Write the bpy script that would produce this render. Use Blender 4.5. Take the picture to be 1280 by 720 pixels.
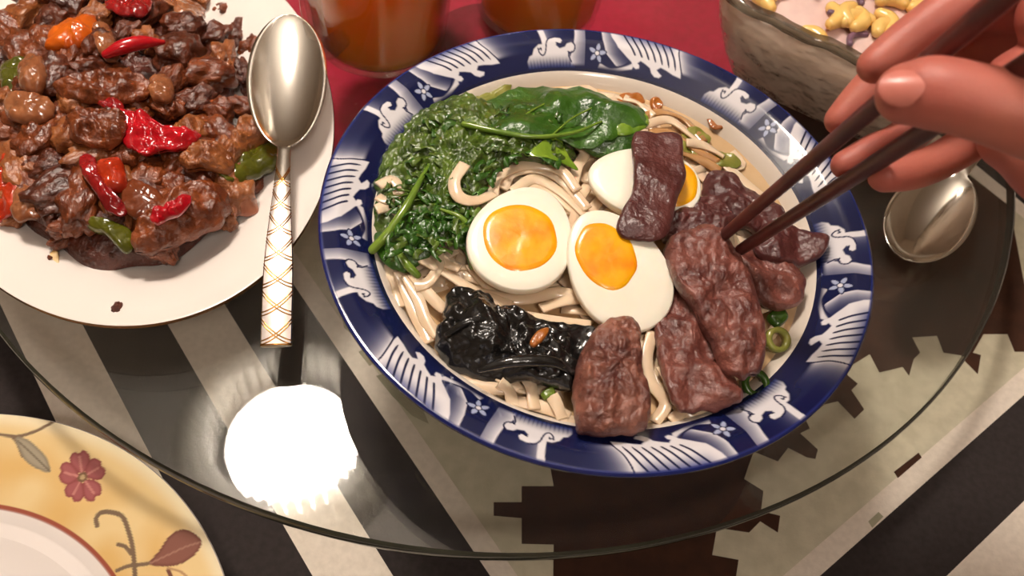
import bpy, bmesh, math, random
import numpy as np
from mathutils import Vector, Matrix, Euler, noise as mnoise

for o in list(bpy.data.objects):
    bpy.data.objects.remove(o)
scene = bpy.context.scene
COL = scene.collection
random.seed(7)

# ------------------------------------------------------------------ camera
TABLE = 0.75                       # table top height above the floor
GLASS = TABLE + 0.055              # top face of the glass turntable
RIM = GLASS + 0.065                # rim of the ramen bowl (bowl axis is x = y = 0)
PITCH, ROLL, FPX = 0.96974, 0.174234, 1100.0
CAM = Vector((-0.0316675, -0.2434166, RIM + 0.2877289))
cr, sr_, cp, sp = math.cos(ROLL), math.sin(ROLL), math.cos(PITCH), math.sin(PITCH)
E1, E2, FW = Vector((1, 0, 0)), Vector((0, sp, cp)), Vector((0, cp, -sp))
CX, CY = cr * E1 + sr_ * E2, -sr_ * E1 + cr * E2
cam_data = bpy.data.cameras.new('camera')
cam_ob = bpy.data.objects.new('camera', cam_data)
COL.objects.link(cam_ob)
cam_data.sensor_width = 36.0
cam_data.lens = FPX / 1280 * 36
cam_data.clip_start = 0.01
mw = Matrix.Identity(4)
for i in range(3):
    mw[i][0], mw[i][1], mw[i][2], mw[i][3] = CX[i], CY[i], -FW[i], CAM[i]
cam_ob.matrix_world = mw
cam_data.dof.use_dof = True
cam_data.dof.focus_distance = 0.37
cam_data.dof.aperture_fstop = 14
scene.camera = cam_ob

# ------------------------------------------------------------------ world, light, exposure
scene.view_settings.view_transform = 'Standard'
scene.view_settings.look = 'None'
scene.view_settings.exposure = 0.1
scene.view_settings.gamma = 1.0
scene.view_settings.use_curve_mapping = False
world = bpy.data.worlds.new('world')
scene.world = world
world.use_nodes = True
world.node_tree.nodes['Background'].inputs[0].default_value = (1.0, 0.86, 0.72, 1)
world.node_tree.nodes['Background'].inputs[1].default_value = 0.02
LAMP = Vector((-0.362, 0.352, GLASS + 1.1))      # the crystal ceiling lamp
LAMP_POWER = 92.0                                # radiance of its diffuser
FILL_POWER = 26.0                             # radiance of the added fill light


# ------------------------------------------------------------------ helpers
def at(px, py, z):
    x, y = (px - 640) / FPX, -(py - 360) / FPX
    d = x * CX + y * CY + FW
    return CAM + d * ((z - CAM.z) / d.z)


def depth(px, py, d):
    x, y = (px - 640) / FPX, -(py - 360) / FPX
    return CAM + (x * CX + y * CY + FW) * d


def to_px(p):
    d = Vector(p) - CAM
    w = d.dot(FW)
    return 640 + FPX * d.dot(CX) / w, 360 - FPX * d.dot(CY) / w


def lin(r, g, b):
    f = lambda c: (c / 255 / 12.92) if c / 255 <= 0.04045 else ((c / 255 + 0.055) / 1.055) ** 2.4
    return (f(r), f(g), f(b))


def mesh_of(name, V, F, smooth=True, mi=None):
    me = bpy.data.meshes.new(name)
    me.from_pydata([tuple(v) for v in V], [], [tuple(f) for f in F])
    me.update()
    if smooth:
        me.polygons.foreach_set('use_smooth', [True] * len(me.polygons))
    if mi is not None:
        me.polygons.foreach_set('material_index', mi)
    return me


def obj(name, VF, mats, parent=None, smooth=True, origin=None, mi=None):
    """one mesh object from world-space vertices; local to its parent or to its own base"""
    V, F = VF
    V = np.asarray(V, float)
    if origin is None:
        origin = np.array([*(V[:, :2].min(0) + V[:, :2].max(0)) / 2, V[:, 2].min()])
    origin = np.asarray(origin, float)
    base = np.zeros(3)
    q = parent
    while q is not None:
        base += np.array(q.location)
        q = q.parent
    if parent is not None:
        origin = base.copy()
    me = mesh_of(name, V - origin, F, smooth, mi)
    for m in (mats if isinstance(mats, (list, tuple)) else [mats]):
        me.materials.append(m)
    o = bpy.data.objects.new(name, me)
    COL.objects.link(o)
    if parent is not None:
        o.parent = parent
    else:
        o.location = origin
    return o


def tag(o, label=None, cat=None, group=None, kind=None):
    for k, v in (('label', label), ('category', cat), ('group', group), ('kind', kind)):
        if v:
            o[k] = v
    return o


def thing(name, label, cat, loc, group=None):
    o = bpy.data.objects.new(name, None)
    o.empty_display_size = 0.02
    COL.objects.link(o)
    o.location = loc
    return tag(o, label, cat, group)


def join(*parts):
    V, F, n = [], [], 0
    for v, f in parts:
        V.extend([tuple(a) for a in v])
        F.extend([tuple(i + n for i in q) for q in f])
        n += len(v)
    return V, F


def box(c, s, rot=0.0):
    V = []
    for dx in (-.5, .5):
        for dy in (-.5, .5):
            for dz in (-.5, .5):
                x, y = dx * s[0], dy * s[1]
                V.append((c[0] + x * math.cos(rot) - y * math.sin(rot), c[1] + x * math.sin(rot) + y * math.cos(rot), c[2] + dz * s[2]))
    F = [(0, 1, 3, 2), (4, 6, 7, 5), (0, 4, 5, 1), (2, 3, 7, 6), (0, 2, 6, 4), (1, 5, 7, 3)]
    return V, F


def lathe(profile, c, n=96, closed=False, sx=1.0, sy=1.0, rot=0.0, wob=None):
    V, F = [], []
    for (r, z) in profile:
        for k in range(n):
            a = 2 * math.pi * k / n
            rr = r * (wob(a, r, z) if wob else 1)
            x, y = rr * sx * math.cos(a), rr * sy * math.sin(a)
            V.append((c[0] + x * math.cos(rot) - y * math.sin(rot), c[1] + x * math.sin(rot) + y * math.cos(rot), c[2] + z))
    m = len(profile)
    for i in range(m if closed else m - 1):
        j = (i + 1) % m
        for k in range(n):
            l = (k + 1) % n
            F.append((i * n + k, i * n + l, j * n + l, j * n + k))
    return V, F


def disc_cap(VF, ring, n, flip=False):
    V, F = VF
    f = tuple(range(ring * n, ring * n + n))
    F = list(F) + [f[::-1] if flip else f]
    return V, F


def catmull(P, n, closed=False):
    P = [np.array(p, float) for p in P]
    m = len(P)
    out = []
    segs = m if closed else m - 1
    for i in range(n if closed else n):
        t = i / (n if closed else (n - 1)) * segs
        k = min(int(t), segs - 1)
        u = t - k
        if closed:
            a, b, c, d = P[(k - 1) % m], P[k % m], P[(k + 1) % m], P[(k + 2) % m]
        else:
            b, c = P[k], P[k + 1]
            a = P[k - 1] if k > 0 else 2 * b - c
            d = P[k + 2] if k + 2 < m else 2 * c - b
        out.append(.5 * (2 * b + (c - a) * u + (2 * a - 5 * b + 4 * c - d) * u * u + (3 * b - a - 3 * c + d) * u ** 3))
    return np.array(out)


def tube(P, R, n=12, sub=None, caps=True, flat=1.0):
    """round tube through the points P with radii R, hemispherical ends"""
    P = np.array([tuple(p) for p in P], float)
    R = np.array(R if hasattr(R, '__len__') else [R] * len(P), float)
    if len(R) != len(P):
        R = np.interp(np.linspace(0, 1, len(P)), np.linspace(0, 1, len(R)), R)
    if sub:
        Q = catmull(np.c_[P, R], sub)
        P, R = Q[:, :3], Q[:, 3]
    if caps:
        d0 = P[0] - P[1]; d0 /= np.linalg.norm(d0)
        d1 = P[-1] - P[-2]; d1 /= np.linalg.norm(d1)
        A = [(P[0] + d0 * R[0] * s, R[0] * math.sqrt(max(0, 1 - s * s))) for s in (.995, .9, .7, .4)]
        B = [(P[-1] + d1 * R[-1] * s, R[-1] * math.sqrt(max(0, 1 - s * s))) for s in (.4, .7, .9, .995)]
        P = np.array([a[0] for a in A] + list(P) + [b[0] for b in B])
        R = np.array([a[1] for a in A] + list(R) + [b[1] for b in B])
    V, F = [], []
    up = np.array([0.13, 0.21, 0.97])
    m = len(P)
    prev = None
    for i in range(m):
        t = P[min(i + 1, m - 1)] - P[max(i - 1, 0)]
        t /= np.linalg.norm(t) + 1e-12
        if prev is None:
            a = np.cross(up, t)
            if np.linalg.norm(a) < 1e-3:
                a = np.cross([1, 0, 0], t)
        else:
            a = prev - t * prev.dot(t)
        a /= np.linalg.norm(a)
        prev = a
        b = np.cross(t, a)
        for k in range(n):
            w = 2 * math.pi * k / n
            V.append(P[i] + R[i] * (math.cos(w) * a + flat * math.sin(w) * b))
    for i in range(m - 1):
        for k in range(n):
            l = (k + 1) % n
            F.append((i * n + k, i * n + l, (i + 1) * n + l, (i + 1) * n + k))
    F.append(tuple(range(n))[::-1])
    F.append(tuple(range((m - 1) * n, m * n)))
    return V, F


def ribbon(P, w, th, sub=40, twist=0.0, seed=0):
    """flat noodle through P: rounded-rectangle section, gently twisting"""
    Q = catmull([tuple(p) for p in P], sub)
    V, F = [], []
    sec = [(-1, 0), (-.85, .8), (0, 1), (.85, .8), (1, 0), (.85, -.8), (0, -1), (-.85, -.8)]
    rs = random.Random(seed)
    ph = rs.uniform(0, 6)
    for i in range(sub):
        t = Q[min(i + 1, sub - 1)] - Q[max(i - 1, 0)]
        t /= np.linalg.norm(t) + 1e-12
        up = np.array([0, 0, 1.0])
        s = np.cross(t, up); s /= np.linalg.norm(s) + 1e-9
        u = np.cross(s, t)
        a = twist * math.sin(ph + i / sub * 5)
        s2, u2 = s * math.cos(a) + u * math.sin(a), -s * math.sin(a) + u * math.cos(a)
        for (x, y) in sec:
            V.append(Q[i] + s2 * x * w / 2 + u2 * y * th / 2)
    n = 8
    for i in range(sub - 1):
        for k in range(n):
            l = (k + 1) % n
            F.append((i * n + k, i * n + l, (i + 1) * n + l, (i + 1) * n + k))
    F.append(tuple(range(n))[::-1])
    F.append(tuple(range((sub - 1) * n, sub * n)))
    return V, F


def fbm(p, f, oct=3):
    v, a = 0, 1
    for i in range(oct):
        v += a * mnoise.noise(Vector((p[0] * f, p[1] * f, p[2] * f)))
        f *= 2.1
        a *= .5
    return v


def slab(outline, thick, amp=0.0, freq=120, seed=0, K=72, M=16, p=5, arch=0.0, wavy=0.0, centre=None, rough_edge=0.0, under=True):
    """a slice of food: closed outline [(px, py, z)], rounded edges, lumpy top"""
    B = catmull([tuple(at(a, b, z)) for a, b, z in outline], K, closed=True)
    c = np.array(at(*centre)) if centre is not None else B.mean(0)
    V, F = [], []
    off = seed * 3.17
    for side in (1, -1):
        for m in range(M + 1):
            r = math.sin(m / M * math.pi / 2)
            for k in range(K):
                b = B[k]
                e = 1 + rough_edge * mnoise.noise(Vector((b[0] * 260 + off, b[1] * 260, off)))
                q = c + (b - c) * r * e
                h = thick / 2 * max(0, 1 - r ** p) ** (1 / 2.2)
                nz = fbm((q[0] + off, q[1], off * .1), freq) * amp * (1 - .5 * r ** 8)
                wv = fbm((q[0] - off, q[1] + off, 0), freq * .35, 2) * wavy
                V.append((q[0], q[1], q[2] + arch * (1 - r * r) + wv + side * h + (nz if side > 0 else .3 * nz)))
    n1 = (M + 1) * K
    for s in (0, 1):
        for m in range(M):
            for k in range(K):
                l = (k + 1) % K
                a, b, cc, d = s * n1 + m * K + k, s * n1 + m * K + l, s * n1 + (m + 1) * K + l, s * n1 + (m + 1) * K + k
                F.append((a, d, cc, b) if s == 0 else (a, b, cc, d))
    bm = bmesh.new()
    bv = [bm.verts.new(v) for v in V]
    for f in F:
        try:
            bm.faces.new([bv[i] for i in f])
        except ValueError:
            pass
    bmesh.ops.remove_doubles(bm, verts=bm.verts, dist=2e-5)
    bm.verts.index_update()
    V2 = [v.co.copy() for v in bm.verts]
    F2 = [[v.index for v in f.verts] for f in bm.faces]
    bm.free()
    return V2, F2


# ------------------------------------------------------------------ materials
def nodes_of(name):
    m = bpy.data.materials.new(name)
    m.use_nodes = True
    nt = m.node_tree
    return m, nt, nt.nodes['Principled BSDF']


def mat(name, c1, c2=None, scale=60, rough=.5, spec=.5, bump=0.0, bscale=None, coat=0.0, metal=0.0, sss=0.0, detail=4, contrast=(.35, .65), rough2=None, bdist=.001, sss_r=(.004, .002, .001)):
    m, nt, b = nodes_of(name)
    N, L = nt.nodes, nt.links
    b.inputs['Roughness'].default_value = rough
    b.inputs['Specular IOR Level'].default_value = spec
    b.inputs['Metallic'].default_value = metal
    b.inputs['Coat Weight'].default_value = coat
    b.inputs['Coat Roughness'].default_value = .08
    b.inputs['Base Color'].default_value = (*c1, 1)
    if sss:
        b.inputs['Subsurface Weight'].default_value = sss
        b.inputs['Subsurface Radius'].default_value = sss_r
        b.inputs['Subsurface Scale'].default_value = 1.0
    tc = N.new('ShaderNodeTexCoord')
    if c2 is not None:
        nz = N.new('ShaderNodeTexNoise')
        nz.inputs['Scale'].default_value = scale
        nz.inputs['Detail'].default_value = detail
        L.new(tc.outputs['Object'], nz.inputs['Vector'])
        rp = N.new('ShaderNodeValToRGB')
        rp.color_ramp.elements[0].position, rp.color_ramp.elements[1].position = contrast
        rp.color_ramp.elements[0].color, rp.color_ramp.elements[1].color = (*c1, 1), (*c2, 1)
        L.new(nz.outputs['Fac'], rp.inputs[0])
        L.new(rp.outputs[0], b.inputs['Base Color'])
        if rough2 is not None:
            mr = N.new('ShaderNodeMapRange')
            mr.inputs[3].default_value, mr.inputs[4].default_value = rough, rough2
            L.new(nz.outputs['Fac'], mr.inputs[0])
            L.new(mr.outputs[0], b.inputs['Roughness'])
    if bump:
        nb = N.new('ShaderNodeTexNoise')
        nb.inputs['Scale'].default_value = bscale or scale
        nb.inputs['Detail'].default_value = 5
        L.new(tc.outputs['Object'], nb.inputs['Vector'])
        bp = N.new('ShaderNodeBump')
        bp.inputs['Strength'].default_value = bump
        bp.inputs['Distance'].default_value = bdist
        L.new(nb.outputs['Fac'], bp.inputs['Height'])
        L.new(bp.outputs[0], b.inputs['Normal'])
        if coat:
            L.new(bp.outputs[0], b.inputs['Coat Normal'])
    return m


def vcol_mat(name, rough=.15, spec=.5, coat=0.0, vary=0.0):
    m, nt, b = nodes_of(name)
    a = nt.nodes.new('ShaderNodeVertexColor')
    a.layer_name = 'print'
    nt.links.new(a.outputs[0], b.inputs['Base Color'])
    b.inputs['Roughness'].default_value = rough
    b.inputs['Specular IOR Level'].default_value = spec
    b.inputs['Coat Weight'].default_value = coat
    b.inputs['Coat Roughness'].default_value = .05
    return m


def thin_glass(name, tint, diffuse=0.0, dcol=(.6, .6, .6), rough=.02, bump=0.0, bscale=40, ior=1.5, bdist=.002):
    m = bpy.data.materials.new(name)
    m.use_nodes = True
    nt = m.node_tree
    N, L = nt.nodes, nt.links
    N.remove(N['Principled BSDF'])
    out = N['Material Output']
    tr = N.new('ShaderNodeBsdfTransparent'); tr.inputs[0].default_value = (*tint, 1)
    gl = N.new('ShaderNodeBsdfGlossy'); gl.inputs['Roughness'].default_value = rough
    fr = N.new('ShaderNodeFresnel')
    ge = N.new('ShaderNodeNewGeometry')      # thin wall: the same reflectance from both sides
    io = N.new('ShaderNodeMapRange'); io.inputs[3].default_value = ior; io.inputs[4].default_value = 1 / ior
    L.new(ge.outputs['Backfacing'], io.inputs[0]); L.new(io.outputs[0], fr.inputs['IOR'])
    mx = N.new('ShaderNodeMixShader')
    base = tr
    if diffuse:
        d0 = N.new('ShaderNodeBsdfDiffuse'); d0.inputs[0].default_value = (*dcol, 1)
        tl = N.new('ShaderNodeBsdfTranslucent'); tl.inputs[0].default_value = (*dcol, 1)
        df = N.new('ShaderNodeMixShader'); df.inputs[0].default_value = .5
        L.new(d0.outputs[0], df.inputs[1]); L.new(tl.outputs[0], df.inputs[2])
        m2 = N.new('ShaderNodeMixShader'); m2.inputs[0].default_value = diffuse
        L.new(tr.outputs[0], m2.inputs[1]); L.new(df.outputs[0], m2.inputs[2])
        base = m2
    L.new(fr.outputs[0], mx.inputs[0])
    L.new(base.outputs[0], mx.inputs[1]); L.new(gl.outputs[0], mx.inputs[2])
    L.new(mx.outputs[0], out.inputs['Surface'])
    if bump:
        tc = N.new('ShaderNodeTexCoord')
        nb = N.new('ShaderNodeTexNoise'); nb.inputs['Scale'].default_value = bscale; nb.inputs['Detail'].default_value = 2
        bp = N.new('ShaderNodeBump'); bp.inputs['Strength'].default_value = bump; bp.inputs['Distance'].default_value = bdist
        L.new(tc.outputs['Object'], nb.inputs['Vector']); L.new(nb.outputs['Fac'], bp.inputs['Height'])
        L.new(bp.outputs[0], gl.inputs['Normal']); L.new(bp.outputs[0], fr.inputs['Normal'])
        if diffuse:
            L.new(bp.outputs[0], d0.inputs['Normal'])
    return m


def emit(name, col, s):
    m, nt, b = nodes_of(name)
    b.inputs['Base Color'].default_value = (*col, 1)
    b.inputs['Emission Color'].default_value = (*col, 1)
    b.inputs['Emission Strength'].default_value = s
    return m


M_WALL = mat('wall_paint', lin(232, 218, 200), lin(226, 210, 190), 3, .8)
M_FLOOR = mat('floor_tile', lin(120, 95, 75), lin(100, 78, 60), 4, .4)
M_CEIL = mat('ceiling_paint', lin(242, 236, 226), None, 3, .9)
M_WOOD = mat('dark_wood', lin(60, 35, 22), lin(40, 22, 14), 30, .4)
M_CLOTH_DARK = mat('cloth_charcoal', lin(54, 47, 46), lin(47, 41, 40), 300, .85, .2, .15, 900)
M_CLOTH_WHITE = mat('cloth_white', lin(226, 214, 200), lin(216, 204, 190), 300, .85, .2, .15, 900)
M_CLOTH_CREAM = mat('cloth_sage_cream', lin(204, 196, 172), lin(190, 182, 158), 120, .85, .2, .15, 900)
M_CLOTH_BROWN = mat('cloth_dark_brown', lin(70, 43, 30), lin(58, 36, 26), 90, .85, .2, .15, 900)
M_CLOTH_SAGE = mat('cloth_leaf_grey', lin(164, 158, 134), lin(152, 147, 124), 90, .85, .2, .1, 900)
M_RED = mat('red_cloth', lin(182, 20, 60), lin(166, 14, 48), 200, .7, .3, .2, 900)
M_TURN = thin_glass('turntable_glass', (.985, .99, .98), 0.025, lin(200, 202, 190), .015)
M_EDGE = mat('glass_edge_dark', lin(30, 31, 25), lin(52, 54, 44), 12, .12, .8)
M_STEEL = mat('steel', (.82, .78, .72), None, 1, .1, .5, metal=1.0)
M_STEEL_SATIN = mat('satin_steel', (.76, .68, .64), (.70, .62, .58), 200, .34, .5, metal=1.0)
M_GOLD = mat('gold_inlay', lin(214, 160, 80), None, 1, .22, .5, metal=1.0)
M_GOLD_LINE = mat('gold_rim_line', lin(120, 84, 50), None, 1, .25, .5, metal=.7)
M_PORCELAIN = mat('white_porcelain', lin(240, 230, 222), None, 1, .12, .5, coat=.3)
M_BOWL_IN = mat('cream_glaze', lin(226, 214, 200), None, 1, .12, .5, coat=.3)
M_BOWL_BLUE = mat('cobalt_glaze', lin(28, 40, 112), lin(22, 32, 94), 30, .12, .5, coat=.3)
M_RIM = vcol_mat('painted_rim_glaze', .13, .5, .4)
M_YPLATE = vcol_mat('painted_floral_glaze', .14, .5, .3)

# ------------------------------------------------------------------ room
def structure(name, VF, m):
    return tag(obj(name, VF, m, smooth=False), kind='structure')


structure('floor', box((0, 0, -.025), (5, 5, .05)), M_FLOOR)
structure('ceiling', box((0, 0, 2.625), (5, 5, .05)), M_CEIL)
structure('wall_north', box((0, 2.525, 1.3), (5, .05, 2.6)), M_WALL)
structure('wall_south', box((0, -2.525, 1.3), (5, .05, 2.6)), M_WALL)
structure('wall_east', box((2.525, 0, 1.3), (.05, 5.1, 2.6)), M_WALL)
structure('wall_west', box((-2.525, 0, 1.3), (.05, 5.1, 2.6)), M_WALL)

# table: stands cornerwise to the viewer
TR = math.radians(-46)
tc_ = (0.03, 0.22)
dt = thing('dining_table', 'square wooden dining table hidden under the striped tablecloth', 'table', (tc_[0], tc_[1], 0))
obj('table_top', box((tc_[0], tc_[1], TABLE - .0175 - .002), (1.1, 1.1, .035), TR), M_WOOD, dt, False)
for sx in (-1, 1):
    for sy in (-1, 1):
        lx, ly = sx * .48, sy * .48
        X = tc_[0] + lx * math.cos(TR) - ly * math.sin(TR)
        Y = tc_[1] + lx * math.sin(TR) + ly * math.cos(TR)
        obj('leg', box((X, Y, (TABLE - .037) / 2), (.06, .06, TABLE - .037), TR), M_WOOD, dt, False)

# ------------------------------------------------------------------ tablecloth with its woven print
nA = Vector((math.cos(math.radians(43.7)), math.sin(math.radians(43.7)), 0))
nB = Vector((math.cos(math.radians(-45)), math.sin(math.radians(-45)), 0))
dA = Vector((nA.y, -nA.x, 0))
dB = Vector((-nB.y, nB.x, 0))


def band_point(a, b, z):
    """point with nA coordinate a and nB coordinate b"""
    d = nA.x * nB.y - nA.y * nB.x
    return Vector(((a * nB.y - b * nA.y) / d, (nA.x * b - nB.x * a) / d, z))


LOA, HIA, LOB, HIB = -.36, .62, -.62, .36
cloth_mats = [M_CLOTH_DARK, M_CLOTH_WHITE, M_CLOTH_CREAM, M_CLOTH_BROWN, M_CLOTH_SAGE]
CV, CF, CM = [], [], []


def patch(pts, mi, z):
    n = len(CV)
    CV.extend([(p[0], p[1], z) for p in pts])
    f = list(range(n, n + len(pts)))
    area = sum(pts[i][0] * pts[(i + 1) % len(pts)][1] - pts[(i + 1) % len(pts)][0] * pts[i][1] for i in range(len(pts)))
    CF.append(f if area > 0 else f[::-1])
    CM.append(mi)


def ring_band(a0, a1, b0, b1, ia0, ia1, ib0, ib1, mi, z):
    """mitred frame between an outer and an inner rectangle"""
    o = [band_point(a, b, z) for a, b in ((a0, b0), (a1, b0), (a1, b1), (a0, b1))]
    i = [band_point(a, b, z) for a, b in ((ia0, ib0), (ia1, ib0), (ia1, ib1), (ia0, ib1))]
    for k in range(4):
        l = (k + 1) % 4
        patch([o[k], o[l], i[l], i[k]], mi, z)


zc = TABLE
slabV, slabF = box((0, 0, 0), (1, 1, 1))
cs = [band_point(a, b, zc) for a, b in ((LOA, LOB), (HIA, LOB), (HIA, HIB), (LOA, HIB))]
patch(cs, 0, zc)
z1 = zc + .00012
# the border stripes, inside to outside: narrow white, charcoal, white, charcoal, white
FA0, FA1, FB0, FB1 = -.0885, .3140, -.4000, .1545
def frame(d0, d1, mi):
    ring_band(FA0 - d1, FA1 + d1, FB0 - d1, FB1 + d1, FA0 - d0, FA1 + d0, FB0 - d0, FB1 + d0, mi, z1)
frame(0, .0105, 1)
frame(.0472, .0771, 1)
frame(.1131, .1432, 1)
frame(.1792, .2092, 1)
patch([band_point(a, b, z1) for a, b in ((FA0, FB0), (FA1, FB0), (FA1, FB1), (FA0, FB1))], 2, z1)
z2 = zc + .00024
def printed(pts, mi, z=z2):
    patch([at(x, y, TABLE) for x, y in pts], mi, z)
printed([(690, 430), (1064, 457), (1087, 443), (1099, 466), (1128, 459), (1136, 470), (1142, 449), (1150, 441), (1140, 422), (1171, 420), (1179, 441), (1204, 445),
         (1206, 452), (1222, 468), (1226, 444), (1216, 441), (1229, 418), (1259, 418), (1268, 440), (1296, 440), (1262, 258), (1205, 214), (1100, 150), (900, 60), (760, 200)], 3)
printed([(900, 330), (1047, 450), (1060, 470), (1072, 480), (1064, 488), (1080, 512), (1068, 524), (1047, 502), (1030, 506), (1007, 525), (1012, 536), (1000, 542), (1022, 562), (1019, 574), (1008, 572),
         (985, 560), (972, 577), (942, 565), (936, 581), (930, 599), (954, 614), (951, 639), (975, 645), (972, 666), (950, 652), (936, 666), (896, 660), (890, 694), (923, 700), (920, 720), (915, 800),
         (690, 800), (692, 681), (652, 680), (652, 648), (617, 645), (617, 628), (652, 628), (652, 608), (692, 608), (686, 575), (690, 430)], 3, z2 + .00008)
for pts in ([(425, 385), (440, 378), (448, 398), (442, 420), (430, 410)], [(448, 440), (470, 428), (480, 445), (462, 458)], [(470, 470), (500, 462), (520, 490), (536, 530), (515, 520), (490, 495)],
            [(1085, 652), (1098, 640), (1104, 646), (1090, 660)]):
    printed(pts, 4)
printed([(1117, 590), (1148, 566), (1152, 572), (1122, 598)], 3)
cloth = obj('tablecloth', (CV, CF), cloth_mats, smooth=False, mi=CM)
tag(cloth, 'charcoal and white striped tablecloth with a stepped brown motif covering the table', 'tablecloth')

# red runner under the glass at the far side
rp = [at(x, y, TABLE) for x, y in ((300, 262), (440, 214), (640, 150), (870, 120), (1000, 60))]
rp += [Vector((.30, .45, TABLE)), Vector((-.15, .62, TABLE)), Vector((-.42, .36, TABLE))]
zr = TABLE + .0006
rv = [(p.x, p.y, zr) for p in rp] + [(p.x, p.y, zr + .0012) for p in rp]
k = len(rp)
rf = [tuple(range(k))[::-1], tuple(range(k, 2 * k))] + [(i, (i + 1) % k, k + (i + 1) % k, k + i) for i in range(k)]
tag(obj('table_runner', (rv, rf), M_RED, smooth=False), 'plain crimson cloth runner lying beneath the glass turntable behind the bowl', 'runner')

# ------------------------------------------------------------------ glass turntable
TCX, TCY, TRAD = -.06445, .17413, .30896
tt = thing('turntable', 'round clear glass lazy susan carrying the dishes', 'turntable', (TCX, TCY, TABLE))
TH = .008
obj('glass_disc', disc_cap(disc_cap(lathe([(TRAD - .0012, -TH), (TRAD - .0012, 0)], (TCX, TCY, GLASS), 192), 0, 192, True), 1, 192), M_TURN, tt, False)
obj('glass_edge', lathe([(TRAD - .0012, -TH), (TRAD, -TH + .001), (TRAD + .0006, -TH / 2), (TRAD, -.001), (TRAD - .0012, 0)], (TCX, TCY, GLASS), 192), M_EDGE, tt)
obj('swivel_base', disc_cap(disc_cap(lathe([(.052, .0021), (.052, .010), (.030, .014), (.026, .040), (.045, .0468)], (TCX, TCY, TABLE), 64), 0, 64, True), 4, 64), M_RED, tt)

# ------------------------------------------------------------------ 2D painter used for the prints on ceramics
def seg_dist(x, y, P, closed=False):
    d = np.full(x.shape, 1e9)
    n = len(P)
    for i in range(n if closed else n - 1):
        ax, ay = P[i]; bx, by = P[(i + 1) % n]
        vx, vy = bx - ax, by - ay
        t = np.clip(((x - ax) * vx + (y - ay) * vy) / (vx * vx + vy * vy + 1e-12), 0, 1)
        d = np.minimum(d, np.hypot(x - ax - t * vx, y - ay - t * vy))
    return d


def inside(x, y, P):
    c = np.zeros(x.shape, bool)
    n = len(P)
    for i in range(n):
        ax, ay = P[i]; bx, by = P[(i + 1) % n]
        if ay == by:
            continue
        m = ((ay > y) != (by > y)) & (x < (bx - ax) * (y - ay) / (by - ay) + ax)
        c ^= m
    return c


def sdf(x, y, P):
    d = seg_dist(x, y, P, True)
    return np.where(inside(x, y, P), -d, d)


def sm(a, b, v):
    t = np.clip((v - a) / (b - a), 0, 1)
    return t * t * (3 - 2 * t)


def curve2(P, n=40):
    return [tuple(q) for q in catmull(P, n)]


def mixc(col, new, w):
    return col * (1 - w[..., None]) + np.array(new) * w[..., None]


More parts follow.
